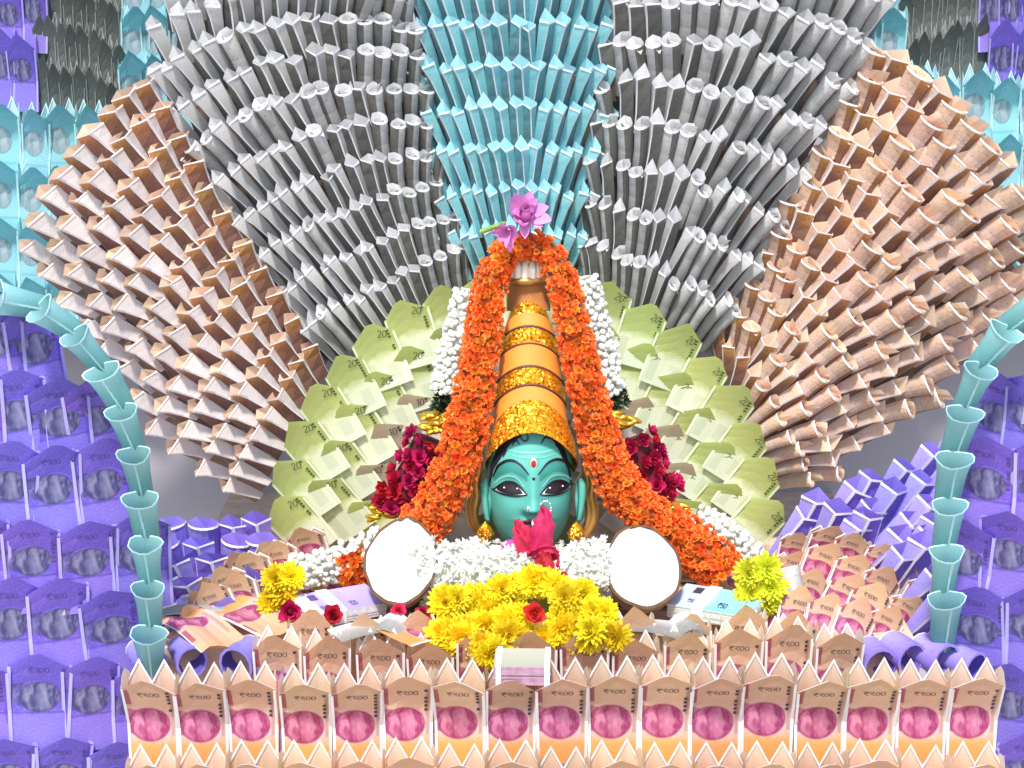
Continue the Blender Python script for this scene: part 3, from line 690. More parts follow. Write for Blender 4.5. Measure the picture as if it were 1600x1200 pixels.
def facept(u, v):
    Z = lerp(-107, 115, v); ph = (u-.5)*2*pi*.999; w = wsm(Z); X = w*sin(ph); c = cos(ph)
    if c >= 0: d = dmx(Z)*abs(c)**.84+bump(X, Z)*min(1, c*4)
    else: d = -dmx(Z)*.7*abs(c)**.84
    return G(828+X, 755-Z, d)
b.grid(facept, NU, NV)
b.face([facept(i/24, 0) for i in range(24)], 0)
face = part('face', weld(b.mesh('face', [SKIN], True)), idol, Matrix.Identity(4))
IB = BASES[idol.name]
def feat(name, b, mats, parent=face, smooth=True):
    return sub(name, b.mesh(name, mats, smooth), parent, Matrix.Identity(4))
def strip(pts, wds, off=.8, n=28):
    b = MB(); pl = Poly(pts).smooth(n)
    for_pts = [pl(i/n) for i in range(n+1)]
    def P(u, v):
        i = min(n, int(round(u*n))); q = for_pts[i]; t = (for_pts[min(n, i+1)]-for_pts[max(0, i-1)]).normalized(); nn = Vector((-t.y, t.x))
        f = u*(len(wds)-1); i0 = min(len(wds)-2, int(f)); w = lerp(wds[i0], wds[i0+1], f-i0)
        p = q+nn*(v-.5)*w; return FP(p.x, p.y, off+.5*sin(pi*v))
    b.grid(P, n, 2); return b
def between(up, lo, off=.8, n=20, m=8):
    b = MB(); A, B_ = Poly(up).smooth(n), Poly(lo).smooth(n)
    b.grid(lambda u, v: FP(*(lerp(B_(u), A(u), v)), off), n, m); return b
for L_ in (True, False):
    mx = (lambda x: x) if L_ else (lambda x: 2*FX-x)
    T = lambda pts: [(mx(x), y) for x, y in pts]
    feat('eyebrow', between(T([(770, 731), (778, 714), (789, 705), (800, 702), (812, 706), (824, 721)]), T([(772, 740), (782, 728), (792, 721), (802, 719), (813, 725), (823, 733)]), .5), [SKIND])
    feat('eyebrow_line', strip(T([(770, 734), (778, 714), (789, 705), (800, 702), (812, 706), (826, 722)]), [1.5, 3.6, 4.2, 3.6, 1.5], 1.1), [BLACK])
    feat('eyelid_line', strip(T([(772, 744), (782, 732), (794, 726), (806, 727), (819, 741)]), [1.5, 3.2, 3.6, 3.2, 1.5], 1.0), [SKINL])
    eyeup, eyelo = T([(774, 751), (783, 742), (792, 737), (802, 736.5), (811, 741), (821, 751)]), T([(774, 752), (786, 753.5), (798, 754), (810, 753.5), (821, 752)])
    ey = feat('eye', between(eyeup, eyelo, .9), [EYEW])
    feat('iris', between(T([(777, 749), (784, 742), (792, 737.5), (802, 737), (810, 742), (816, 749)]), T([(777, 751), (786, 753), (798, 754), (808, 753), (816, 751)]), 1.5), [IRIS])
    feat('upper_eyeline', strip(T([(770, 753), (777, 747), (784, 740.5), (792, 736), (802, 735.5), (811, 740), (823, 751.5)]), [1, 3.6, 4.6, 4.6, 3.6, 1.5], 1.7), [BLACK])
    feat('lower_eyeline', strip(T([(768, 753), (774, 753.5), (786, 755), (798, 755.5), (810, 755), (822, 752)]), [1.5, 2.4, 2.8, 2.4, 1.5], 1.7), [BLACK])
    for gx, gy in ((788, 745), (808, 744)):
        bb = MB(); bb.ball(FP(mx(gx), gy, 2.2), 1.5*KG); feat('eye_glint', bb, [EYEW])  # white bead stands in for a highlight on the eye
    # ear, earring, gold side ornament
    bb = MB(); ex = 761 if L_ else 905
    sg = -1 if L_ else 1
    bb.tube([G(ex+sg*1, 742, 22), G(ex+sg*4, 750, 24), G(ex+sg*4, 768, 26), G(ex+sg*2, 786, 28), G(ex-sg*1, 802, 30), G(ex-sg*3, 808, 30)], [3*KG, 6*KG, 6*KG, 5*KG, 4.5*KG, 2*KG], 10)
    bb.tube([G(ex-sg*5, 748, 28), G(ex-sg*5, 770, 32), G(ex-sg*5, 798, 34)], [2*KG, 3*KG, 2*KG], 8)
    ear = part('ear', bb.mesh('ear', [SKIN], True), idol)
    bb = MB(); cx = 759 if L_ else 899
    bb.tube([G(cx, 804+i*5.4, 40) for i in range(8)], [r*KG for r in (2, 6, 10, 12.5, 13, 12, 9, 4)], 14)
    e_ = part('earring', bb.mesh('earring', [SEQ], True), idol)
    for q in range(8):
        bb = MB(); a = 2*pi*q/8; bb.ball(G(cx+11*cos(a), 823, 40+11*sin(a)), 3*KG, 8, 5); sub('earring_bead', bb.mesh('earring_bead', [OLDG], True), e_)
    bb = MB(); ox = 744 if L_ else 920
    pts = [(ox+sg*-4, 715), (ox-sg*2, 735), (ox+sg*4, 752), (ox, 772), (ox+sg*6, 792), (ox+sg*5, 812), (ox-sg*4, 830), (ox-sg*14, 842)]
    for o_ in (-4, 3):
        bb.tube([G(x+o_, y, 6+o_) for x, y in [tuple(Poly(pts).smooth(30)(i/24)) for i in range(25)]], [lerp(4, 7, sin(pi*i/24))*KG for i in range(25)], 8)
    part('side_ornament', bb.mesh('side_ornament', [OLDG], True), idol)
bb = MB(); bb.ball(FP(FX, 706, .5), (6*KG, 1.8*KG, 9*KG), 14, 8); bo = feat('bindi_ring', bb, [BINDR])
bb = MB(); bb.ball(FP(FX, 706, 1.6), (3.8*KG, 1.6*KG, 6*KG), 14, 8); feat('bindi', bb, [BIND])
bb = MB(); bb.ball(FP(FX, 727, .8), (2.4*KG, 1*KG, 2.4*KG)); feat('brow_dot', bb, [BLACK])
feat('forehead_line', strip([(792, 688), (812, 691), (850, 691), (872, 687)], [1.5, 3, 3, 1.5], .7), [SKINL])  # thin paler stripes across the forehead
feat('forehead_line', strip([(796, 695), (815, 698), (848, 698), (866, 695)], [1, 2.2, 2.2, 1], .7), [SKINL])
# mouth
feat('upper_lip', between([(812, 796), (820, 791.5), (828, 789.5), (833, 791), (838, 789.5), (846, 791.5), (855, 796)], [(812, 797), (822, 798.5), (833, 799.5), (844, 798.5), (855, 797)], .8), [LIP])
feat('lower_lip', between([(815, 798), (824, 799.5), (833, 800), (842, 799.5), (852, 798)], [(815, 799), (824, 806), (833, 808.5), (842, 806), (852, 799)], .8), [LIP])
feat('mouth_line', strip([(809, 791), (812, 795), (822, 798.5), (833, 799.7), (844, 798.5), (853, 795.5), (857, 791)], [2.6, 2.4, 1.6, 1.6, 1.6, 2.4, 2.6], 1.3), [BLACK])
for sx in (-5, 5):
    bb = MB(); bb.ball(FP(FX+sx, 780, -1), (3*KG, 2*KG, 1.6*KG)); feat('nostril', bb, [SKIND])
# nose jewels
bb = MB(); bb.ball(FP(824.5, 770, 2), (3.4*KG, 2.5*KG, 5*KG)); st = feat('nose_stud', bb, [SILV])
bb = MB(); c0 = FP(851, 771, 9)
bb.tube([c0+Vector((8.5*KG*cos(2*pi*i/24), 0, 11*KG*sin(2*pi*i/24))) for i in range(24)], 1.6*KG, 6)
for q in range(10):
    a = 2*pi*q/10; bb.ball(c0+Vector((8.5*KG*cos(a), -1*KG, 11*KG*sin(a))), 2.3*KG, 6, 4)
feat('nose_ring', bb, [SILV])
bb = MB(); bb.ball(FP(FX-1, 794, 6), (2.6*KG, 2.6*KG, 6*KG)); feat('nose_drop', bb, [PEARL])
# painted hair: fringe pieces at the hairline and sideburns
for pts, lo in (([(763, 752), (766, 720), (776, 692), (795, 668), (812, 655)], [(766, 752), (771, 722), (784, 700), (797, 680), (815, 668)]),
                ([(893, 752), (890, 720), (882, 692), (866, 668), (850, 655)], [(891, 752), (886, 722), (876, 700), (868, 680), (852, 668)])):
    feat('hair', between(pts, lo, .9, 24, 4), [HAIRM])
for pts in ([(812, 668), (818, 676), (826, 672), (822, 663)], [(845, 678), (852, 668), (858, 674), (862, 668)], [(800, 682), (806, 673), (812, 680)], [(866, 680), (872, 688), (876, 696)], [(786, 700), (792, 688), (790, 680)]):
    feat('hair_curl', strip(pts, [1.5, 2.6, 2.2, 1], 1.0, 14), [HAIRM])
bb = MB(); bb.tube([G(830, 835, 12), G(830, 860, 12), G(830, 905, 14)], [36*KG, 34*KG, 46*KG], 20); part('neck', bb.mesh('neck', [SKIN], True), idol)

# crown: arched tiers on a cone that leans back
def tier(y0, y1, w0, w1, arch, bulge_, mat, name, d0=0, parent=None):
    y0 += arch*.75; y1 += arch*.75; arch *= 1.75
    b = MB(); cx0 = 829-(665-y0)*.018; cx1 = 829-(665-y1)*.018
    def P(u, v):
        a = 2*pi*u; w = lerp(w0, w1, v)+bulge_*sin(pi*v); y = lerp(y0, y1, v); cx = lerp(cx0, cx1, v)
        yy = y-arch*(cos(a)-.0)*(.5+.5*abs(cos(a)))   # front rides higher than the flanks
        dep = w*.92*cos(a); back = (665-yy)*.18
        return G(cx+w*sin(a), yy, 14+dep-back+d0)
    b.grid(P, 48, 6)
    return part(name, b.mesh(name, [mat], True), idol)
tier(694, 647, 72, 63, 36, 3, SEQ, 'sequin_band')
tier(650, 612, 60, 54, 24, 0, CLOTH, 'cloth_tier')
tier(615, 611, 55.5, 55, 23, 1, BRAID, 'braid_trim')
tier(611, 585, 55, 52, 23, 2, SEQ, 'sequin_band'); tier(586, 582, 53, 52.5, 21, 1, BRAID, 'braid_trim')
tier(583, 546, 51, 46, 20, 0, CLOTH, 'cloth_tier')
tier(549, 545, 46.5, 46, 17, 1, BRAID, 'braid_trim')
tier(546, 521, 46, 42.5, 17, 2, SEQ, 'sequin_band'); tier(522, 518, 43.5, 43, 15, 1, BRAID, 'braid_trim')
tier(519, 498, 41, 35, 13, 0, CLOTH, 'cloth_tier')
tier(500, 476, 34, 24, 11, 2, SEQ, 'sequin_band')
tier(478, 452, 23, 4, 9, 3, CLOTH, 'cloth_tier')
bb = MB(); bb.tube([G(826, y, -28-(480-y)*.2) for y in (490, 470, 455, 440)], [w*KG for w in (34, 33, 32, 33)], 20); part('crown_core', bb.mesh('crown_core', [plain('brown_tip_shade', (.40, .15, .035), .7)], True), idol)  # brown cylinder stands in for the shadow behind the crown tip
bb = MB(); bb.tube([G(820, y, -20) for y in (443, 440, 436, 432)], [w*KG for w in (30, 35, 36, 30)], 24); fin = part('finial', bb.mesh('finial', [OLDG], True), idol)
for q in range(9):
    a = -pi/2+pi*q/8; bb = MB(); x, o = 820+29*sin(a), -20+24*cos(a)
    bb.tube([G(x, 437, o), G(x, 430, o+3), G(x+1.5*sin(a), 420, o+3), G(x+1*sin(a), 411, o), G(x, 406, o-3)], [z*KG for z in (5, 7.2, 7.2, 4.6, 1)], 10); sub('jewel', bb.mesh('jewel', [IVORY], True), fin)
bb = MB(); bb.tube([G(820, y, -22) for y in (434, 420, 405, 396, 385)], [w*KG for w in (22, 24, 26, 18, 6)], 16); sub('finial_cup', bb.mesh('finial_cup', [OLDG], True), fin)

# ================================================================== flowers
def petal(b, ang, r0, length, width, e0, curl, mat=0, n=3, cupd=.15, z0=0, tip=.15):
    d = Vector((cos(ang), sin(ang), 0)); t = Vector((-sin(ang), cos(ang), 0)); p = d*r0+Vector((0, 0, z0)); e = e0; ds = length/n
    rows = []
    for i in range(n+1):
        s = i/n; w = width*(tip if i == n else max(.35, sin(pi*(.18+.72*s))))*.5
        nrm = Vector((0, 0, 1))*cos(e)-d*sin(e)
        rows.append([p-t*w+nrm*cupd*w, p.copy(), p+t*w+nrm*cupd*w])
        p = p+(d*cos(e)+Vector((0, 0, 1))*sin(e))*ds; e += curl/n
    base = len(b.v)
    for r_ in rows: b.v += [tuple(x) for x in r_]
    for i in range(n):
        for j in range(2):
            q = base+i*3+j; b.f.append((q, q+1, q+4, q+3)); b.m.append(mat); b.u.append([(j/2, i/n), ((j+1)/2, i/n), ((j+1)/2, (i+1)/n), (j/2, (i+1)/n)])
def flower(rings, r, mat=0, n=3, center=None):
    b = MB()
    for (cnt, r0, ln, wd, e0, cu, z0) in rings:
        o = r.uniform(0, 6)
        for i in range(cnt):
            petal(b, o+2*pi*i/cnt+r.uniform(-.15, .15), r0, ln*r.uniform(.8, 1.1), wd*r.uniform(.85, 1.1), e0+r.uniform(-.18, .18), cu*r.uniform(.6, 1.3), mat, n, z0=z0)
    if center: b.ball((0, 0, center[1]), center[0], 6, 4, 1)
    return b
FLM = lambda n, c, c2, hue=.016, va=.2, t=.3: plain(n, c, .6, amt=.1, scale=60, c2=c2, transl=t, vamt=va, hue=hue, spec=.25)
OR1 = FLM('orange_petals', (.90, .22, .03), (.94, .31, .06)); OR2 = FLM('orange_petals_deep', (.84, .15, .018), (.90, .22, .03))
WH1 = FLM('white_petals', (.88, .88, .80), (.92, .92, .86), .005, .06); GRN = FLM('leaf_green', (.05, .10, .025), (.09, .15, .04), .01)
WCEN = plain('pale_green_flower_heart', (.5, .55, .2), .6)
YE1 = FLM('yellow_petals', (.88, .66, .012), (.92, .78, .03)); YG1 = FLM('yellow_green_petals', (.72, .74, .03), (.82, .80, .06))
CR1 = FLM('crimson_petals', (.46, .010, .055), (.58, .02, .09)); RD1 = FLM('red_petals', (.62, .02, .06), (.72, .05, .10)); MG1 = FLM('magenta_petals', (.78, .06, .5), (.8, .15, .55))
PK1 = FLM('lotus_pink_petals', (.66, .20, .55), (.80, .36, .66)); GOLDR = plain('gold_ribbon', (.72, .46, .04), .22, metal=.8, amt=.2, scale=40)
SHAD = plain('flower_gap_shade', (.35, .07, .01), .8); SHADW = plain('pale_flower_gap_shade', (.66, .67, .55), .8); DG = plain('dark_green_leaf', (.02, .04, .012), .5, amt=.3, transl=.1, vamt=.2)  # core colours imitate the shade between the flowers
HEART = plain('dark_flower_heart', (.12, .02, .01), .7)
U = KG
orange_v = [flower([(7, 1*U, 9*U, 7*U, .15, .5, 0), (6, .5*U, 8*U, 6.5*U, .7, .4, 1*U), (4, .3*U, 6.5*U, 5.5*U, 1.15, .1, 1.5*U)], random.Random(i)).mesh('marigold_flower', [OR1 if i < 4 else OR2]) for i in range(6)]
jas_v = [flower([(6, .5*U, 9*U, 6*U, .35, -.5, 0), (5, .3*U, 7*U, 5.5*U, .9, .3, 1*U)], random.Random(i)).mesh('jasmine_flower', [WH1]) for i in range(4)]
def bud(r):
    b = MB(); b.tube([(0, 0, z*U) for z in (0, 2, 5, 8, 10, 11.5)], [q*U for q in (1.8, 3.6, 5.0, 4.6, 2.8, .6)], 7); return b
bud_v = [bud(R).mesh('jasmine_bud', [WH1], True)]
def chrys(r, D, mats, nm='chrysanthemum'):
    return flower([(16, .2*D, .30*D, .13*D, -.35, .3, .05*D), (18, .18*D, .32*D, .13*D, .1, .35, .08*D), (17, .15*D, .32*D, .13*D, .5, .3, .11*D), (14, .11*D, .29*D, .12*D, .85, .25, .14*D), (10, .06*D, .26*D, .12*D, 1.15, .2, .16*D), (6, .02*D, .22*D, .1*D, 1.4, .1, .17*D)], r, 0, 3, (.15*D, .06*D)).mesh(nm, mats)
def rose(r, D, m, nm='rose'):
    return flower([(6, .06*D, .42*D, .40*D, .35, .5, 0), (6, .05*D, .38*D, .36*D, .75, .45, .03*D), (5, .04*D, .32*D, .30*D, 1.1, .4, .06*D), (4, .02*D, .26*D, .22*D, 1.4, .3, .1*D), (3, .01*D, .2*D, .15*D, 1.55, .1, .14*D)], r, 0, 4).mesh(nm, [m])
rose_v = [rose(random.Random(i), 34*U, CR1) for i in range(3)]; red_v = [rose(random.Random(9), 40*U, RD1)]

def align(P, z, spin, sc=1.0):
    z = Vector(z).normalized(); x = Vector((1, 0, .01)).cross(z)
    if x.length < .1: x = Vector((0, 1, 0)).cross(z)
    x.normalize(); y = z.cross(x); c, s_ = cos(spin), sin(spin)
    return frame(P, x*c+y*s_, y*c-x*s_, z) @ Matrix.Scale(sc, 4)
def strand(th, pts, Y, rad, vs, name, step, core, amax=2.0, sc=1.0, along=.0, cap=290, jitter=.35, flat_=1.0):
    """flowers tied round a string: pts photo path, Y depth along it, rad radius in px along it"""
    pl = Poly(pts).smooth(40); n = 40
    path = []
    for i in range(n+1):
        q = pl(i/n); path.append(at(q.x, q.y, Y(i/n) if callable(Y) else Y))
    L = sum((a-c).length for a, c in zip(path, path[1:])); rf = lambda t: (rad(t) if callable(rad) else rad)*k(path[min(n, int(t*n))])
    b = MB(); b.tube(path, [rf(i/n)*.72 for i in range(n+1)], 10); part('gap_core', b.mesh('gap_core', [core], True), th)  # core fills the gaps between flowers, coloured as the shade there
    items = []; st = step*U; m = max(2, int(L/st))
    for i in range(m+1):
        t = i/m; f = t*n; i0 = min(n-1, int(f)); P = path[i0].lerp(path[i0+1], f-i0); T = (path[i0+1]-path[i0]).normalized()
        a1 = T.cross(Vector((0, -1, 0))).normalized(); a2 = a1.cross(T)
        if a2.y > 0: a2 = -a2
        r = rf(t); cnt = max(4, int(2*amax*r/st)); o = (i % 2)*.5
        for j in range(cnt):
            a = lerp(-amax, amax, (j+o)/cnt)+R.uniform(-.1, .1); d = a1*sin(a)+a2*cos(a)
            items.append((abs(a), P+d*r*.82*(1+R.uniform(-.12, .1))+T*R.uniform(-.3, .3)*st, (d+T*along+Vector([R.gauss(0, jitter) for _ in range(3)]))))
    items.sort(key=lambda q: q[0])
    rest = MB()
    for q, (a, P, d) in enumerate(items):
        M = align(P, d, R.uniform(0, 6), sc*R.uniform(.85, 1.2))
        if q < cap: part(name, R.choice(vs), th, M)
        else: rest_add(rest, R.choice(vs), M)
    if rest.v: part('hidden_flowers', rest.mesh('hidden_flowers', [vs[0].materials[0]]), th, None, 'stuff')
def rest_add(rest, me, M):
    b = len(rest.v); rest.v += [tuple(M @ v.co) for v in me.vertices]
    for p in me.polygons: rest.f.append(tuple(b+i for i in p.vertices)); rest.m.append(0); rest.u.append([(.5, .5)]*len(p.vertices))

# orange garland over the crown
th = thing('flower_garland', 'long orange flower garland looped over the crown and down both sides of the face', 'garland', at(828, 900, .3))
strand(th, [(648, 838), (678, 800), (708, 745), (728, 680), (744, 600), (756, 520), (762, 450), (768, 415), (780, 388), (802, 372), (826, 367), (850, 372), (868, 390), (878, 430), (885, 470), (898, 525), (916, 600), (934, 680), (954, 745), (985, 788), (1030, 822), (1080, 845), (1112, 868), (1128, 893)],
       lambda t: .30-.05*abs(t-.47)*2, lambda t: lerp(21, 43, (abs(t-.47)*2)**.85) if t < .47 else lerp(21, 44, ((t-.47)*1.9)**.85), orange_v, 'marigold_flower', 11.5, SHAD, amax=1.75, cap=298, sc=.84)
th = thing('flower_tuft', 'small tuft of orange flowers left of the left coconut', 'flowers', at(552, 910, .24))
strand(th, [(545, 862), (556, 880), (552, 905)], .24, 26, orange_v, 'marigold_flower', 13, SHAD)
# jasmine garlands
def mixed(label, white, green, gold, crim, gold2, Y):
    th = thing('flower_garland', label, 'garland', at(*crim[-1], Y), 'tall white and crimson garlands beside the crown')
    strand(th, white[0], Y, white[1], bud_v, 'jasmine_bud', 9, SHADW, amax=1.6, along=.8, jitter=.25, cap=230)
    strand(th, green[0], Y, green[1], [leafm], 'leaf_tuft', 10, DG, amax=1.6, cap=50)
    for g in (gold, gold2):
        pl = Poly(g)
        for i in range(20):
            t = i/19; q = pl(t)+Vector((R.uniform(-22, 22), R.uniform(-7, 7))); P = at(q.x, q.y, Y-.03); part('gold_ribbon', R.choice(ribs), th, align(P, (R.uniform(-.6, .6), -1, R.uniform(-.2, .4)), R.uniform(-.5, .5)))
    strand(th, crim[0:-1] if False else crim, Y-.012, 42, rose_v, 'rose', 21, plain('dark_red_gap_shade', (.1, .004, .012), .8), amax=1.7, cap=60, sc=.92)
leafm = flower([(6, 1*U, 12*U, 5*U, .5, .3, 0), (4, 0, 10*U, 4*U, 1.1, .2, 0)], R).mesh('leaf_tuft', [DG])
def rib(r):
    b = MB(); b.ball((0, 0, 0), (5*U, 14*U, 5*U), 10, 6); return b
ribs = [rib(R).mesh('gold_ribbon', [GOLDR], True)]
mixed('white and crimson garland with gold ribbons hanging left of the orange garland', ([(738, 455), (731, 490), (716, 545), (702, 606)], 29), ([(705, 622), (698, 640)], 24), [(690, 645), (680, 675)], [(676, 690), (660, 725), (640, 760), (624, 790)], [(604, 790), (596, 806)], .335)
mixed('white and crimson garland with gold ribbons hanging right of the orange garland', ([(907, 435), (919, 480), (935, 540), (947, 605)], 24), ([(955, 620), (960, 632)], 20), [(966, 645), (972, 668)], [(986, 690), (999, 725), (1016, 755), (1028, 776)], [(1040, 786), (1062, 798)], .335)
th = thing('jasmine_strand', 'thick strand of white jasmine buds lying left, above the violet bundle', 'flower strand', at(500, 910, .25), 'white jasmine strands')
strand(th, [(600, 845), (560, 868), (510, 885), (455, 893)], .25, 25, bud_v, 'jasmine_bud', 9, SHADW, amax=1.7, along=-.5, cap=280)
th = thing('jasmine_strand', 'white jasmine strand curving out from under the right orange garland', 'flower strand', at(1150, 880, .28), 'white jasmine strands')
strand(th, [(1085, 808), (1130, 832), (1165, 862), (1180, 885)], .30, 20, bud_v, 'jasmine_bud', 9, SHADW, amax=1.7, along=.5, cap=200)
th = thing('jasmine_strand', 'heaped white jasmine flowers below the goddess face between the coconuts', 'flower strand', at(820, 920, .2), 'white jasmine strands')
strand(th, [(655, 895), (700, 888), (760, 890), (810, 895), (850, 905), (900, 890), (945, 888)], .19, lambda t: 58, jas_v, 'jasmine_flower', 14, SHADW, amax=1.5, cap=290, jitter=.6, sc=1.1)
for x, y in ((724, 898), (832, 908), (760, 905)):
    pass
# chrysanthemums
ych = [chrys(random.Random(i), 60*U, [YE1, YE1]) for i in range(3)]; ygc = [chrys(random.Random(7+i), 60*U, [YG1, YG1]) for i in range(2)]
th = thing('chrysanthemum_garland', 'thick garland of yellow chrysanthemums in front of the white jasmine', 'garland', at(820, 1010, .06))
YS = [(705, 950, .10), (735, 935, .11), (762, 948, .10), (790, 935, .11), (700, 985, .08), (735, 980, .08), (768, 985, .08), (798, 970, .08), (812, 915, .12), (848, 912, .12), (882, 928, .11), (912, 940, .10), (885, 962, .08), (868, 990, .07), (905, 985, .07), (940, 968, .08), (948, 990, .05), (920, 1000, .045), (805, 998, .06), (720, 1003, .065), (752, 1012, .03), (888, 945, .09)]
for x, y, Y in YS+[(x+R.uniform(-17, 17), y+R.uniform(-15, 12), Y-.006) for x, y, Y in YS]+[(x+R.uniform(-22, 22), y+R.uniform(-14, 10), Y-.003) for x, y, Y in YS[:16]]:
    part('chrysanthemum', R.choice(ych), th, align(at(x, y, Y), (R.uniform(-.5, .5), -1, R.uniform(-.2, .6)), R.uniform(0, 6), R.uniform(.7, 1.0)))
b = MB(); b.tube([at(x, y+6, .135) for x, y in ((690, 970), (740, 965), (800, 955), (850, 945), (900, 965), (950, 985))], [20*U]*6, 10); part('gap_core', b.mesh('gap_core', [plain('olive_gap_shade', (.25, .2, .01), .8)], True), th)
part('chrysanthemum', ych[0], th, align(at(752, 1000, .025), (0, -1, .1), 1, .62)); part('chrysanthemum', ych[1], th, align(at(758, 1022, .02), (0, -1, -.2), 2, .6))
for lab, spots, vs in (('bright yellow chrysanthemum cluster left with crimson rose against it', [(432, 905), (455, 900), (425, 940), (440, 925), (430, 965)], ych),
                       ('yellow-green chrysanthemum cluster right, next to the turquoise bundle', [(1170, 895), (1195, 888), (1205, 915), (1172, 925), (1198, 940)], ygc)):
    th = thing('chrysanthemum_cluster', lab, 'flowers', at(spots[-1][0], 980, .16), 'chrysanthemum clusters at the sides')
    for x, y in spots: part('chrysanthemum', R.choice(vs), th, align(at(x, y, .16), (R.uniform(-.4, .4), -1, R.uniform(0, .5)), R.uniform(0, 6), R.uniform(.8, 1.0)))
# loose roses
GR = 'loose red roses on the altar'
for lab, x, y, Y, sc, vs, z in (('crimson rose tucked into the left yellow chrysanthemum cluster', 452, 955, .13, 1.35, rose_v, (.3, -1, .1)), ('crimson rose lying below the violet note bundle', 520, 962, .12, 1.15, rose_v, (.2, -1, .5)),
                    ('small crimson rose between yellow cluster and violet note bundle', 487, 968, .12, .8, rose_v, (.2, -1, .3)),
                    ('narrow red rosebud under the left coconut', 623, 955, .12, .8, red_v, (-.2, -.8, .5)), ('red rosebud left of the yellow chrysanthemum garland', 661, 960, .12, .85, red_v, (.2, -.9, .6)),
                    ('red rose set in the middle of the yellow garland', 836, 957, .055, 1.05, red_v, (0, -1, .15)), ('small pink-red rose right of the red bloom, above yellow garland', 876, 905, .12, .75, red_v, (.2, -1, .3)),
                    ('dark crimson rose half hidden behind the yellow-green cluster', 1205, 880, .20, .9, rose_v, (.5, -1, .6))):
    me = R.choice(vs); o = link('rose', me, None, align(at(x, y, Y), z, R.uniform(0, 6), sc)); tag(o, lab, 'rose', GR)
# red bloom before the mouth
th = thing('red_bloom', 'upright red flower with folded petals covering the goddess mouth', 'flower', at(835, 905, .17))
def blade(pts, w, mat, nm, Y, tw=0):
    b = MB(); pl = Poly(pts).smooth(16)
    def P(u, v):
        q = pl(v); ww = w*max(.05, sin(pi*min(1, .12+v*.88))**.7); t = (pl(min(1, v+.05))-pl(max(0, v-.05))).normalized(); n = Vector((-t.y, t.x))
        p = q+n*(u-.5)*ww; return at(p.x+2.2*sin(9*v+ww), p.y+1.5*sin(7*u+5*v), Y-.008*cos((u-.5)*3)+tw*(u-.5)+.0028*sin(11*u+4*v+w)+.002*sin(8*v))
    b.grid(P, 12, 14); return part(nm, b.mesh(nm, [mat], True), th)
blade([(836, 878), (822, 850), (812, 826), (806, 812)], 34, RD1, 'petal', .175, .01); blade([(836, 872), (846, 845), (850, 815), (847, 790)], 38, RD1, 'petal', .165, -.012)
blade([(824, 866), (842, 862), (862, 860), (874, 868)], 20, RD1, 'petal', .16, .01); blade([(848, 862), (850, 880), (852, 898), (850, 912)], 30, RD1, 'petal', .155, .012)
blade([(826, 868), (808, 858), (793, 856), (783, 862)], 30, MG1, 'petal', .185, .01); blade([(866, 862), (870, 880), (868, 892), (862, 900)], 18, RD1, 'petal', .165, .0)
b = MB(); b.tube([at(838, 885, .18), at(836, 868, .175), at(834, 850, .17)], [4*U, 5*U, 2*U], 8); part('calyx', b.mesh('calyx', [DG], True), th)
# lotus on the top
th = thing('lotus', 'pink lotus bloom crowning the orange garland, one side drooping', 'flower', at(820, 375, .30))
def lotus(D, rings): 
    b = MB()
    for cnt, ln, wd, e0, cu, z0 in rings:
        o = R.uniform(0, 6)
        for i in range(cnt): petal(b, o+2*pi*i/cnt+R.uniform(-.2, .2), .06*D, ln*D, wd*D, e0+R.uniform(-.2, .2), cu+R.uniform(-.3, .3), 0, 5, .35, z0, .08)
    return b
for q in range(26):
    b = MB(); ring = q % 3; petal(b, 0, .05*50*U, (41-ring*6)*U*R.uniform(.8, 1.1), (20-ring*2)*U*R.uniform(.8, 1.15), [.1, .55, 1.0][ring]+R.uniform(-.3, .35), R.uniform(.2, 1.1), 0, 5, .4, 0, .1)
    M = align(at(819, 335, .275), (.05, -.8, .45), q*2.39996+R.uniform(-.2, .2), R.uniform(.85, 1.05)); part('petal', b.mesh('petal', [PK1], True), th, M)
for q in range(9):
    b = MB(); petal(b, 0, 2*U, 37*U*R.uniform(.8, 1.1), 18*U, R.uniform(.1, 1.2), R.uniform(-.3, .8), 0, 5, .4, 0, .12)
    part('petal', b.mesh('petal', [PK1], True), th, align(at(795, 358, .265), (-.35, -.7, -.35), q*2.39996, R.uniform(.75, 1.0)))
b = MB(); b.ball(at(822, 338, .262), 9*U, 10, 6); part('seed_head', b.mesh('seed_head', [plain('lotus_heart', (.28, .05, .2), .7)], True), th)
b = MB(); b.tube([at(752, 362, .30), at(768, 356, .29), at(790, 348, .29)], [4*U, 4*U, 3*U], 8); part('stem', b.mesh('stem', [plain('green_stem', (.2, .32, .06), .5)], True), th)

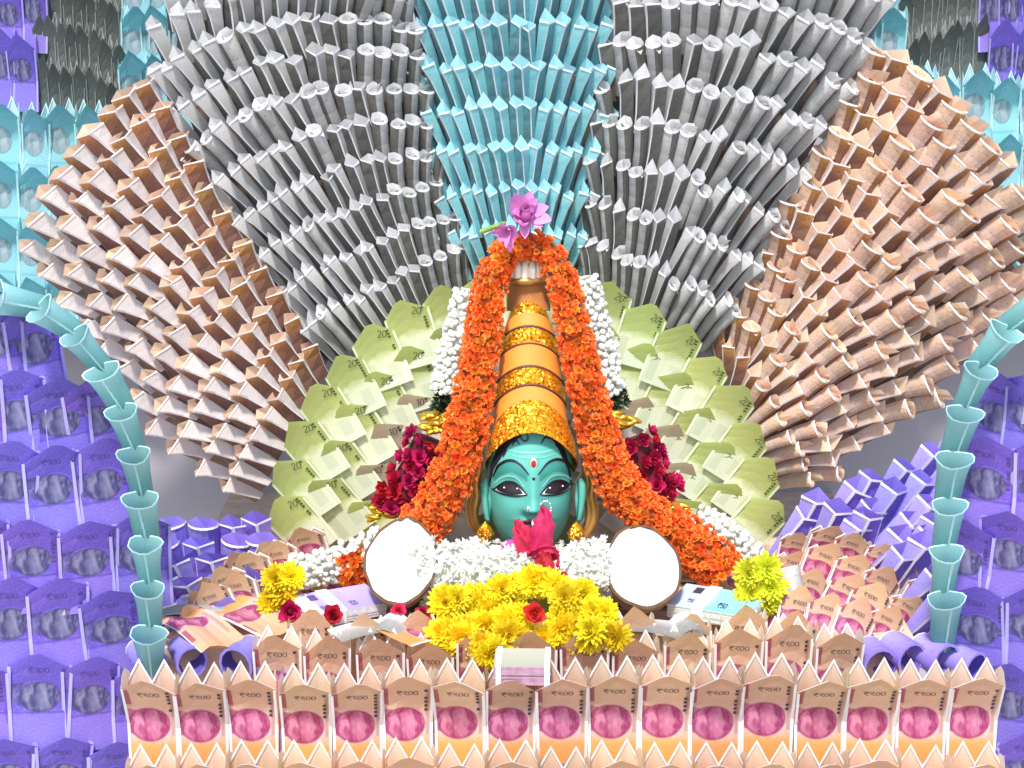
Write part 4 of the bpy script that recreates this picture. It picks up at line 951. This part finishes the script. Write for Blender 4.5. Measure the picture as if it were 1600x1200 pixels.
# ================================================================== coconuts
SHELL = plain('brown_coconut_husk', (.24, .14, .07), .85, amt=.45, scale=70, bump=.9)
FLESH = plain('white_coconut_flesh', (.78, .77, .73), .4, amt=.03, scale=14, sss=.1)
RIND = plain('coconut_shell_rim', (.11, .055, .025), .9, amt=.3, scale=50)
def coconut(label, cx, cy, rx, ry, Y, yaw, egg, tilt):
    kc_ = k(at(cx, cy, Y)); th = thing('coconut_half', label, 'coconut', at(cx, cy+ry, Y), 'halved coconuts')
    ax = Vector((sin(yaw)*cos(tilt), -cos(yaw)*cos(tilt), sin(tilt))); x = Vector((cos(yaw), sin(yaw), 0)); y = x.cross(ax)*-1
    y = ax.cross(x)
    M = frame(at(cx, cy, Y), x, y, ax); a, b_ = rx*kc_, ry*kc_/cos(tilt-.3)
    rm = random.Random(int(cx)); ph = [rm.uniform(0, 6) for _ in range(4)]
    def out(t, f=1):
        e = 1-egg*max(0, sin(t))**2*.35; w = 1+.012*sin(3*t+ph[0])+.012*sin(7*t+ph[1])+.006*sin(13*t+ph[2])
        return Vector((a*cos(t)*e*w*f, b_*sin(t)*w*f, 0))
    rz = a*1.0
    b = MB(); b.grid(lambda u, v: (lambda c, d: Vector((out(2*pi*u).x*c, out(2*pi*u).y*c, -rz*d)))(cos(v*pi/2)**.8, sin(v*pi/2)), 40, 10)
    part('shell', weld(b.mesh('shell', [SHELL], True)), th, M)
    b = MB(); b.grid(lambda u, v: out(2*pi*u, lerp(1.03, .945, v))+Vector((0, 0, .0015+.0012*sin(pi*v)+.0006*sin(40*u))), 64, 3); part('rim', b.mesh('rim', [RIND], True), th, M)
    b = MB()
    def fl(u, v):
        f = lerp(.958, 0, v); z = .002 if v < .16 else .002-rz*.55*(1-((1-v)/.84)**2)
        if v < .16: z = .002+.001*sin(pi*v/.16)
        return out(2*pi*u, f)+Vector((0, 0, z))
    b.grid(fl, 48, 14); part('flesh', weld(b.mesh('flesh', [FLESH], True)), th, M)
    # broken flake of husk standing at the top
    b = MB(); b.grid(lambda u, v: out(lerp(1.15, 1.85, u), lerp(.93, 1.08, v))+Vector((0, 0, .004-.010*v+.002*sin(9*u))), 8, 3); b.grid(lambda u, v: out(lerp(1.85, 1.15, u), lerp(.93, 1.08, v))+Vector((0, 0, .0015-.010*v+.002*sin(9*u))), 8, 3); part('husk_flake', b.mesh('husk_flake', [SHELL], True), th, M)
coconut('egg shaped coconut half left, white flesh open to the front', 627, 876, 57, 68, .17, -.10, .8, .80)
coconut('rounder coconut half right, brown husk flake on top', 1004, 886, 59, 64, .17, .08, .25, .90)

# ================================================================== bundles of notes
def bundle(label, cen, sx, sy, sz, yaw, mats, tagm, words, pitch=0, bands=(.02,), group='paper banded bundles of banknotes'):
    th = thing('note_bundle', label, 'banknote bundle', cen, group)
    M = Matrix.Translation(cen) @ Matrix.Rotation(yaw, 4, 'Z') @ Matrix.Rotation(pitch, 4, 'X') 
    n = 9
    for i in range(n):
        b = MB(); b.box((R.uniform(-.0008, .0008), R.uniform(-.0008, .0008), sz*(i+.5)/n), (sx/2, sy/2, sz/n*.47), 1, mats=[0, 1, 1, 1, 1, 1])
        if i == n-1 and words:
            fn = lambda u, v: Vector(((u-.5)*sx, (v-.5)*sy, sz+.0007)); letter(b, fn, words, .58, .16, .06, .2, 2, .12); letter(b, fn, words, .2, .2, .04, .14, 2, .12)
            b.box((-sx*.28, sy*.25, sz+.0006), (sx*.05, sy*.12, .0003), 2)
        part('note', b.mesh('note', mats), th, M)
    for bx in bands:
        b = MB(); b.box((sx*bx, 0, sz/2), (sx*(.075 if len(bands) == 1 else .045), sy/2+.0012, sz/2+.0012)); part('paper_band', b.mesh('paper_band', [tagm]), th, M)
EDGE = plain('note_stack_edge', (.72, .68, .58), .7, amt=.25, scale=150)
BANDP = plain('paper_band', (.78, .78, .80), .6)
T_TOP = note_mat('turquoise_note_face', [(0, (.20, .56, .64)), (1, (.28, .64, .72))], patches=[(0, .3, 0, 1, (.55, .58, .75), .8), (.33, .5, .15, .8, (.4, .5, .6), .6)], transl=.02)
V_TOP = note_mat('violet_note_face', [(0, (.34, .28, .68)), (1, (.44, .38, .76))], patches=[(0, .2, 0, 1, (.75, .74, .85), .8), (.45, .6, .1, .9, (.35, .3, .6), .6)], transl=.02)
P_TOP = note_mat('grey_note_face', [(0, (.36, .38, .30)), (1, (.46, .46, .36))], transl=.02)
PEDGE = plain('pink_stack_edge', (.42, .23, .32), .7, amt=.3, scale=120)
c = onz(1120, 958, .012); bundle('turquoise banknote bundle lying right of the right coconut', c, .108, .062, .019, -.50, [T_TOP, EDGE, INK], BANDP, ['R', '5', '0'], pitch=.16, bands=(-.12,))
c = onz(528, 955, .014); bundle('violet banknote bundle lying left of the left coconut', c, .105, .060, .016, .52, [V_TOP, EDGE, INKV], BANDP, ['1', '0', '0'], pitch=.16, bands=(-.1,))
c = at(817, 1056, -.012); bundle('small grey bundle with pink stack edges wedged in the front border', c, .066, .05, .024, -.04, [P_TOP, PEDGE, INK], BANDP, None, pitch=.12, bands=(-.42, .44))
# loose bent grey notes
GL = 'loose bent grey banknotes on the altar'
def loose(label, P, w, h, bend, yaw, pitch, mats):
    b = MB(); f = lambda u, v: Vector(((u-.5)*w, (v-.5)*h, bend*sin(pi*u)*h+bend*.2*h*sin(2*pi*v)))
    b.grid(f, 10, 5); o = link('banknote', b.mesh('banknote', mats, True), None, Matrix.Translation(P) @ Matrix.Rotation(yaw, 4, 'Z') @ Matrix.Rotation(pitch, 4, 'X')); tag(o, label, 'banknote', GL)
loose('bent grey banknote lying flat under the left coconut', onz(575, 985, .012), .09, .045, .10, .5, .06, [G_PALE])
loose('folded grey banknote peaked in front of the left coconut', onz(610, 985, .010), .045, .045, .3, -.3, .2, [G_PALE])
loose('bent grey banknote lying under the right coconut', onz(1035, 985, .012), .08, .045, .10, -.5, .06, [G_PALE])
loose('grey banknote peaked between right coconut and turquoise bundle', onz(1075, 985, .012), .04, .045, .32, .2, .2, [G_PALE])
loose('pale grey banknote standing crooked behind the yellow-green cluster', onz(1235, 925, .03), .05, .06, .4, .5, 1.1, [G_PALE])

# bed of orange notes spread over the table under the offerings
def flatnote(r, mats):
    b = MB(); c1, c2, ph = r.uniform(.002, .010), r.uniform(-.006, .006), r.uniform(0, 3)
    f = lambda u, v: Vector(((v-.5)*.125, (u-.5)*.062, c1*sin(pi*v)+c2*sin(2*pi*u+ph)+.003*sin(5*v+ph)))
    b.grid(f, 5, 9, 0, lambda u, v: (u, v)); o = Vector((0, 0, .0006))
    for i in range(9):
        p, q = f(0, i/9)+o, f(0, (i+1)/9)+o; d = Vector((0, .0035, 0)); b.face([p, q, q+d, p+d], 1)
    return b.mesh('flat_note', mats)
fl_v = [flatnote(random.Random(i), [O_FRONT, WHITE]) for i in range(5)]; fg_v = [flatnote(random.Random(40+i), [G_PALE, WHITE]) for i in range(2)]
th = thing('note_bed', 'layer of flat orange banknotes spread on the table under coconuts and flowers', 'banknotes', (0, .18, 0))
for q in range(64):
    x = R.uniform(-.40, .44); y = R.uniform(.10, .34)
    if (abs(x-.245) < .11 or abs(x+.215) < .11) and y < .24: y = R.uniform(.26, .34)
    me = R.choice(fl_v if R.random() < .95 else fg_v)
    part('flat_note', me, th, Matrix.Translation((x, y, .0015+q*.00012)) @ Matrix.Rotation(R.uniform(-.9, .9), 4, 'Z') @ Matrix.Rotation(R.uniform(.0, .22), 4, 'X') @ Matrix.Rotation(R.gauss(0, .06), 4, 'Y'))
